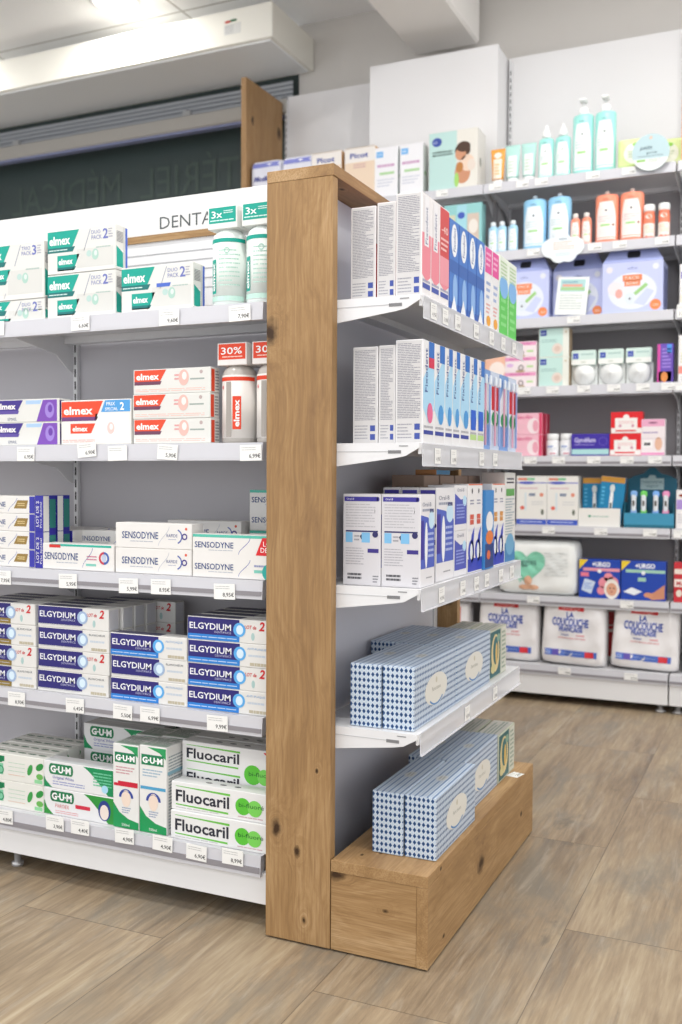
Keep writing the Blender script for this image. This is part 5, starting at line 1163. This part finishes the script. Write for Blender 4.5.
def redb(a):
    w, h = a.w, a.h; a.rect('F', .002, .002, w-.002, h*.26, '#ebe6e4'); a.rect('F', w*.14, .004, w*.84, h*.72, '#ece8e6', 2); a.disc('F', w*.49, h*.74, .012, .012, '#ece8e6', 2); a.rect('F', w*.16, h*.1, w*.80, h*.17, '#d8242c', 3); a.lines('F', w*.25, h*.45, w*.75, h*.6, 2, '#e3b9b9', 3); a.disc('F', w*.3, h*.36, .006, .006, '#c9a', 3); a.disc('F', w*.7, h*.36, .006, .006, '#c9a', 3)
for i in range(2): P2('redb', simple(.122, .086, .05, '#d9242c', redb, 'supplement_carton'), -.666+i*.003, T[3]+i*.0865, f'{("lower","upper")[i]} bright red carton with white arch, of two stacked', 'supplement box', 'red cartons')
def hang(a):
    w, h = a.w, a.h; a.rect('F', .001, h*.80, w-.001, h-.001, '#e3a6c2'); a.disc('F', w*.5, h*.90, w*.2, .004, '#9d6a84', 2); a.lines('F', w*.08, h*.6, w*.7, h*.66, 1, '#8a6fb0', 2); a.rect('F', w*.10, h*.22, w*.48, h*.42, '#f2efef', 2); a.lines('F', w*.14, h*.27, w*.4, h*.36, 1, '#3a3a40', 3, .9); a.disc('F', w*.74, h*.32, .014, .026, '#e0b49c', 2); a.rect('F', .001, .001, w-.001, h*.08, '#e39ac0', 1); a.rect('F', .001, h*.46, w-.001, h*.475, '#d0c4cc', 2)
P2('hang', simple(.090, .142, .04, '#e9e0e2', hang, 'test_carton'), -.546, T[3], 'pink and white carton with hanging slot at the right end', 'test box')
# row 3
def wht(a):
    w, h = a.w, a.h; a.rect('F', .001, .003, w-.001, h*.12, '#3f58b8'); a.lines('F', w*.12, h*.05, w*.85, h*.09, 1, '#c4cdea', 2); a.rect('F', .001, h*.85, w-.001, h*.87, '#6a70c4', 2); a.disc('F', w*.35, h*.86, w*.28, .006, '#5a63bc', 3); a.lines('F', w*.06, h*.91, w*.35, h*.96, 1, '#d8704f', 2, .9); a.lines('F', w*.36, h*.91, w*.6, h*.96, 1, '#6abf8a', 2, .9)
    a.disc('F', w*.83, h*.62, .008, .008, '#e09078', 2); a.disc('F', w*.2, h*.35, .009, .008, '#dc6a5a', 2); a.rect('F', w*.27, h*.3, w*.34, h*.66, '#d3dde2', 2); a.disc('F', w*.86, h*.27, .006, .012, '#6f7468', 2); a.lines('F', w*.42, h*.58, w*.62, h*.66, 1, '#6f7f9a', 2, .7); a.lines('F', w*.1, h*.72, w*.7, h*.78, 1, '#d5b9bd', 2); a.lines('F', w*.5, h*.4, w*.9, h*.5, 2, '#d3d3d3', 2)
    a.rect('L', .001, .002, a.d-.001, h-.002, '#4461c2')
for i in range(2): P2('wht', simple(.1265, .203, .08, '#e6e4df', wht, 'electric_device_carton'), -1.042+i*.1275, T[2], f'large white carton with blue foot strip, {("left","right")[i]} of two', 'box', 'white cartons with blue foot strip')
def blu(a):
    w, h = a.w, a.h; a.rect('F', .001, h*.88, w-.001, h-.001, '#c9923f', 2); a.disc('F', w*.5, h*.48, .007, h*.32, '#e9ecec', 3); a.disc('F', w*.5, h*.76, .010, .016, '#cfd6d6', 4); a.rect('F', w*.46, h*.34, w*.54, h*.46, '#4a5558', 5); a.ring('F', w*.80, h*.30, .009, .004, '#d5eaf0', 3); a.lines('F', w*.08, h*.4, w*.2, h*.8, 5, '#5fb6dc', 2)
P2('blu', simple(.096, .195, .03, '#2280ae', blu, 'thermometer_carton'), -.780, T[2]+.002, 'blue thermometer carton with ochre top, upright behind the white tray', 'thermometer box', y=Y1+.050)
o = P2('blu', None, -.717, T[2], 'blue thermometer carton with ochre top, tilted beside the upright one', 'thermometer box', y=Y1+.012); o.rotation_euler = (0, .10, 0); o.location.z += .012
def tray():
    a = Art(.164, .09, .074); a.box(0, 0, 0, .164, .002, .074, '#e6e4df'); a.box(0, .002, 0, .002, .09, .09, '#dcdad4'); a.box(.162, .002, 0, .164, .09, .074, '#dcdad4'); a.box(0, .088, 0, .164, .09, .12, '#dcdad4'); a.box(.002, .002, 0, .162, .088, .002, '#dcdad4')
    a.disc('F', .045, .042, .006, .005, '#4a9a7a', 1); a.lines('F', .055, .037, .12, .045, 1, '#9fc0b4', 1); return a.build('display_tray')
P2('tray', tray, -.786, T[2], 'white cardboard counter tray with a small green mark holding blue cartons', 'display tray')
def stand():
    r = empty('display_stand'); a = Art(.190, .1, .235); c = '#25687c'
    a.box(0, 0, 0, .19, .1, .012, c); a.box(0, 0, .012, .19, .002, .058, '#3f8fb0'); a.box(0, .002, .012, .003, .1, .10, c); a.box(.187, .002, .012, .19, .1, .10, c); a.box(.003, .003, .012, .187, .06, .040, '#1e566a')
    a.build('tray', r)
    b = Art(.19, .1, .2); pts = [(0, .01), (.19, .01), (.19, .19), (.165, .205), (.13, .215), (.105, .238), (.085, .238), (.06, .215), (.025, .205), (0, .19)]
    b.prism(pts, 1, .094, .098, '#21627a'); r2 = b; b.box(.05, .0915, .150, .14, .0935, .195, '#9fb8bc'); 
    b.add([(x, .0912, z) for x, z in ((.078, .195), (.112, .195), (.105, .208), (.085, .208))], [(0, 1, 2, 3)], '#9fb8bc')
    vs, ps = text_geo('THERMOMÈTRE'); mx = max(v[0] for v in vs); b.add([(.055+v[0]/mx*.08, .0910, .176+v[1]*.013) for v in vs], ps, '#4c6a72'); vs, ps = text_geo('digital'); mx = max(v[0] for v in vs); b.add([(.072+v[0]/mx*.046, .0910, .160+v[1]*.013) for v in vs], ps, '#4c6a72')
    b.build('backboard', r); return r
P2('stand', stand, -.607, T[2], 'teal cardboard display stand holding four digital thermometers', 'display stand', y=FY+.016)
for i, (c, nm) in enumerate((('#86b4e6', 'pale blue'), ('#77cf6a', 'green'), ('#7fb0ea', 'blue'), ('#e79ac4', 'pink'))):
    def thm(c=c):
        r = empty('digital_thermometer'); a = Art(); a.box(0, 0, 0, .024, .008, .030, c, .002); a.build('grip', r); b = Art(); b.box(.003, -.001, .022, .021, .009, .092, '#dfe3e8', .004); b.box(.008, -.0018, .046, .016, 0, .066, '#5a5450', .0004); b.build('body', r); d_ = Art(); d_.box(0, .0, .080, .026, .008, .106, c, .006); d_.build('cap', r); return r
    P2('th%d' % i, thm, -.584+i*.038, T[2]+.0405, f'{nm} digital thermometer standing in the teal stand', 'thermometer', y=FY+.028)
def rb(a): a.rect('F', .002, a.h*.5, a.w-.002, a.h*.75, '#a98fd0'); a.disc('F', .02, a.h*.86, .010, .006, '#8c3a2a', 2); a.lines('F', .006, .02, a.w-.006, a.h*.4, 4, '#c9c9cf')
P2('rb1', simple(.10, .150, .06, '#e8e6e6', rb, 'carton'), -.418, T[2], 'white carton with mauve band cut by the right edge', 'box')
# row 2
def huggies(a):
    w, h = a.w, a.h
    def heart(cx, cy, sx, c, k): a.poly('P', [(cx+sx*16*math.sin(t_)**3/16, cy+sx*(13*math.cos(t_)-5*math.cos(2*t_)-2*math.cos(3*t_)-math.cos(4*t_))/15.5) for t_ in [2*PI*i/40 for i in range(40)]], c, k)
    heart(w*.30, h*.50, .062, '#a9dac8', 5); heart(w*.38, h*.53, .078, '#84ccb0', 8)
    a.text('P', 'Huggies', w*.2, h*.55, .026, '#5a8a80', w=w*.30, k=3, bold=.01)
    a.disc('P', w*.40, h*.26, .016, .020, '#d9a98c', 3); a.disc('P', w*.36, h*.14, .026, .010, '#d9a98c', 3); a.disc('P', w*.46, h*.14, .024, .010, '#d9a98c', 3); a.lines('P', w*.6, h*.35, w*.88, h*.8, 8, '#dadedd', 2)
P2('hug', pillow_pack(.335, .226, .14, '#e8eae8', huggies, 'diaper_pack', wr=.004, seed=9, e=9), -1.120, T[1], 'wide white diaper pack with a mint green heart', 'diaper pack', y=Y1-.01)
def urgo(kind):
    def f(a):
        w, h = a.w, a.h; a.text('F', '+URGO', w*.32, h*.82, .018, '#eef0f6', w=w*.44, bold=.04, k=3); a.poly('F', [(.001, h*.74), (.001, h-.001), (w*.22, h-.001)], '#e9c93a', 2)
        a.rect('F', w*.10, h*.70, w-.002, h*.78, '#e39aa8' if kind == 'pink' else '#9fcab4', 1); a.disc('F', w*.5, h*.70, .008, .008, '#e6e9ee', 4)
        if kind == 'pink':
            a.rect('F', w*.04, h*.55, w*.24, h*.66, '#e27a90', 2)
            for (u, v, r_) in ((.62, .40, .2), (.82, .42, .2), (.55, .2, .15), (.9, .22, .15), (.72, .55, .16)): a.disc('F', w*u, h*v, w*r_*.7, w*r_*.7, '#e58f9c', 2)
            a.disc('F', w*.8, h*.25, .030, .040, '#e9e2da', 4); a.disc('F', w*.8, h*.24, .021, .026, '#d9a286', 5); a.disc('F', w*.76, h*.27, .003, .003, '#4a3a34', 6); a.disc('F', w*.85, h*.27, .003, .003, '#4a3a34', 6); a.disc('F', w*.8, h*.18, .005, .003, '#b5645a', 6)
            a.poly('F', [(w*.06, h*.2), (w*.3, h*.1), (w*.4, h*.42), (w*.14, h*.5)], '#cfdcf0', 3); a.lines('F', w*.12, h*.22, w*.34, h*.4, 4, '#7f9fd8', 4)
        else:
            a.poly('F', [(w*.05, h*.2), (w*.3, h*.12), (w*.48, h*.22), (w*.24, h*.32)], '#e9edf2', 3); a.rect('F', w*.38, h*.48, w*.56, h*.58, '#9fcab4', 2)
            a.poly('F', [(w*.55, h*.12), (w*.75, h*.22), (w*.98, h*.42), (w*.98, h*.06), (w*.7, h*.02)], '#c98a6c', 3); a.disc('F', w*.62, h*.14, .018, .010, '#cf9070', 4)
    return f
P2('urp', simple(.162, .155, .06, '#2446a8', urgo('pink'), 'plaster_carton'), -.780, T[1], 'blue plaster carton with a baby in a towel and pink flowers', 'plaster box')
P2('urg', simple(.170, .155, .06, '#2446a8', urgo('green'), 'plaster_carton'), -.614, T[1], 'blue plaster carton with a hand and pale green stripe', 'plaster box')
def redx(a): a.rect('F', .002, .06, a.w-.002, .09, '#efe2dc'); a.text('F', 'MAX', .01, .066, .016, '#c8303a', w=.05, k=2, bold=.02); [a.disc('F', .02+.03*i, .035, .011, .014, '#e6d9cc', 2) for i in range(3)]; a.rect('F', .002, .11, a.w-.002, .13, '#e9d9cf', 1)
P2('redx', simple(.105, .155, .06, '#c2323c', redx, 'carton'), -.422, T[1], 'red and cream carton cut by the right edge', 'box')
# row 1: nappy packs
def couc(a):
    w, h = a.w, a.h; a.rect('P', w*.27, h*.865, w*.66, h*.93, '#d8383c', 1); a.lines('P', w*.32, h*.885, w*.6, h*.91, 1, '#f0b4b0', 2)
    for dx, c, b, k in ((0, '#3f5ab4', .03, 2),):
        a.text('P', 'LA', w*.455, h*.76, .021, c, w=w*.11, align='c', bold=b, k=k); a.text('P', 'COUCOUCHE', w*.46, h*.62, .032, c, w=w*.56, align='c', bold=b, k=k); a.text('P', 'FRANÇAISE', w*.47, h*.535, .020, c, w=w*.36, align='c', bold=b, k=k)
    a.lines('P', w*.32, h*.47, w*.44, h*.49, 1, '#5a6ab0', 2, .8); a.lines('P', w*.56, h*.47, w*.68, h*.49, 1, '#d8707a', 2, .8); a.lines('P', w*.28, h*.42, w*.7, h*.44, 1, '#dca8ac', 2, .8)
    a.rect('P', w*.08, h*.14, w*.88, h*.24, '#5676cc', 1); a.rect('P', w*.20, h*.14, w*.30, h*.24, '#6a5cb8', 2); a.rect('P', w*.70, h*.145, w*.83, h*.235, '#d83a44', 3); a.text('P', '22', w*.1, h*.165, .014, '#b9cdf2', k=3, bold=.02); a.lines('P', w*.34, h*.18, w*.66, h*.20, 1, '#9fb4e6', 3)
g_ = 'white nappy packs on the bottom shelf'
mk = pillow_pack(.264, .258, .11, '#ebe9ea', couc, 'nappy_pack', wr=.005, seed=3, taper=.05)
for i, (x, lb) in enumerate(((-1.216, 'white nappy pack with blue lettering, left one partly behind the tissue boxes'), (-.938, 'white nappy pack with blue lettering, middle one of three'), (-.655, 'white nappy pack with blue lettering, right one above the shelf foot'))):
    o = P2('couc', mk, x, T[0], lb, 'nappy pack', g_, y=Y1-.004); o.rotation_euler = (0, (0.02, .03, .045)[i], (.04, -.03, .05)[i]); o.location.z += (.006, .0085, .0125)[i]
def couc2(a): a.rect('P', a.w*.70, .03, a.w*.84, a.h*.9, '#c9282f', 1); a.rect('P', a.w*.72, a.h*.55, a.w*.82, a.h*.68, '#ead8d4', 2)
mk2 = pillow_pack(.230, .240, .10, '#ebe9ea', couc2, 'nappy_pack', wr=.004, seed=6, taper=.03)
for x, lb in ((-1.48, 'white and red nappy pack seen behind the far tissue boxes'), (-.852, 'nappy pack showing a red strip between the middle and right packs'), (-.372, 'nappy pack with red strip cut by the right edge')):
    P2('couc2', mk2, x, T[0], lb, 'nappy pack', None, y=Y1+(.13 if x == -.852 else .0))
# back wall price tags
FT = [(7, (436, 489, 516, 535, 586, 622), (192, 190, 184, 182, 178, 174)), (6, (527, 613, 655, 588), (255, 246, 240, 250)), (5, (567,), (324,)), (4, (518, 546, 577, 607, 636, 661), (396, 396, 395, 394, 393, 392)),
      (3, (524, 552, 587, 620, 648), (466, 465, 465, 465, 464)), (2, (542, 594, 643), (536, 536, 538)), (1, (527, 620), (603, 608)), (0, (558, 624), (671, 679))]
nmz = ('bottom', 'diaper', 'thermometer', 'supplement', 'breast shell', 'gift box', 'orange bottle', 'top')
for si, xs, yy in FT:
    for j, (x, y) in enumerate(zip(xs, yy)):
        X, Z = at(x, y, FY-.006)
        o = price_tag(.052, .028, '%d,%02d€' % (3+(j*5+si) % 14, (90, 95, 50)[j % 3])).build('price_tag', None, (X, FY-.0056, T[si]-.031))
        tag(o, f'white price tag on the {nmz[si]} shelf rail of the far wall, {("leftmost","second","third","fourth","fifth","sixth")[j]} along it', 'price tag', 'price tags on the far wall')
for si, z in ((7, 0), (5, 0), (4, 0), (2, 0)):
    o = price_tag(.06, .05 if si == 5 else .03, '12,90€').build('price_tag', None, (-.424, FY-.0056, T[si]-.034)); tag(o, f'white price tag at the cut right edge on the {nmz[si]} shelf rail', 'price tag', 'price tags on the right bay')
for o in bpy.data.objects:
    if o.type == 'LIGHT': o.name = 'lamp_light'
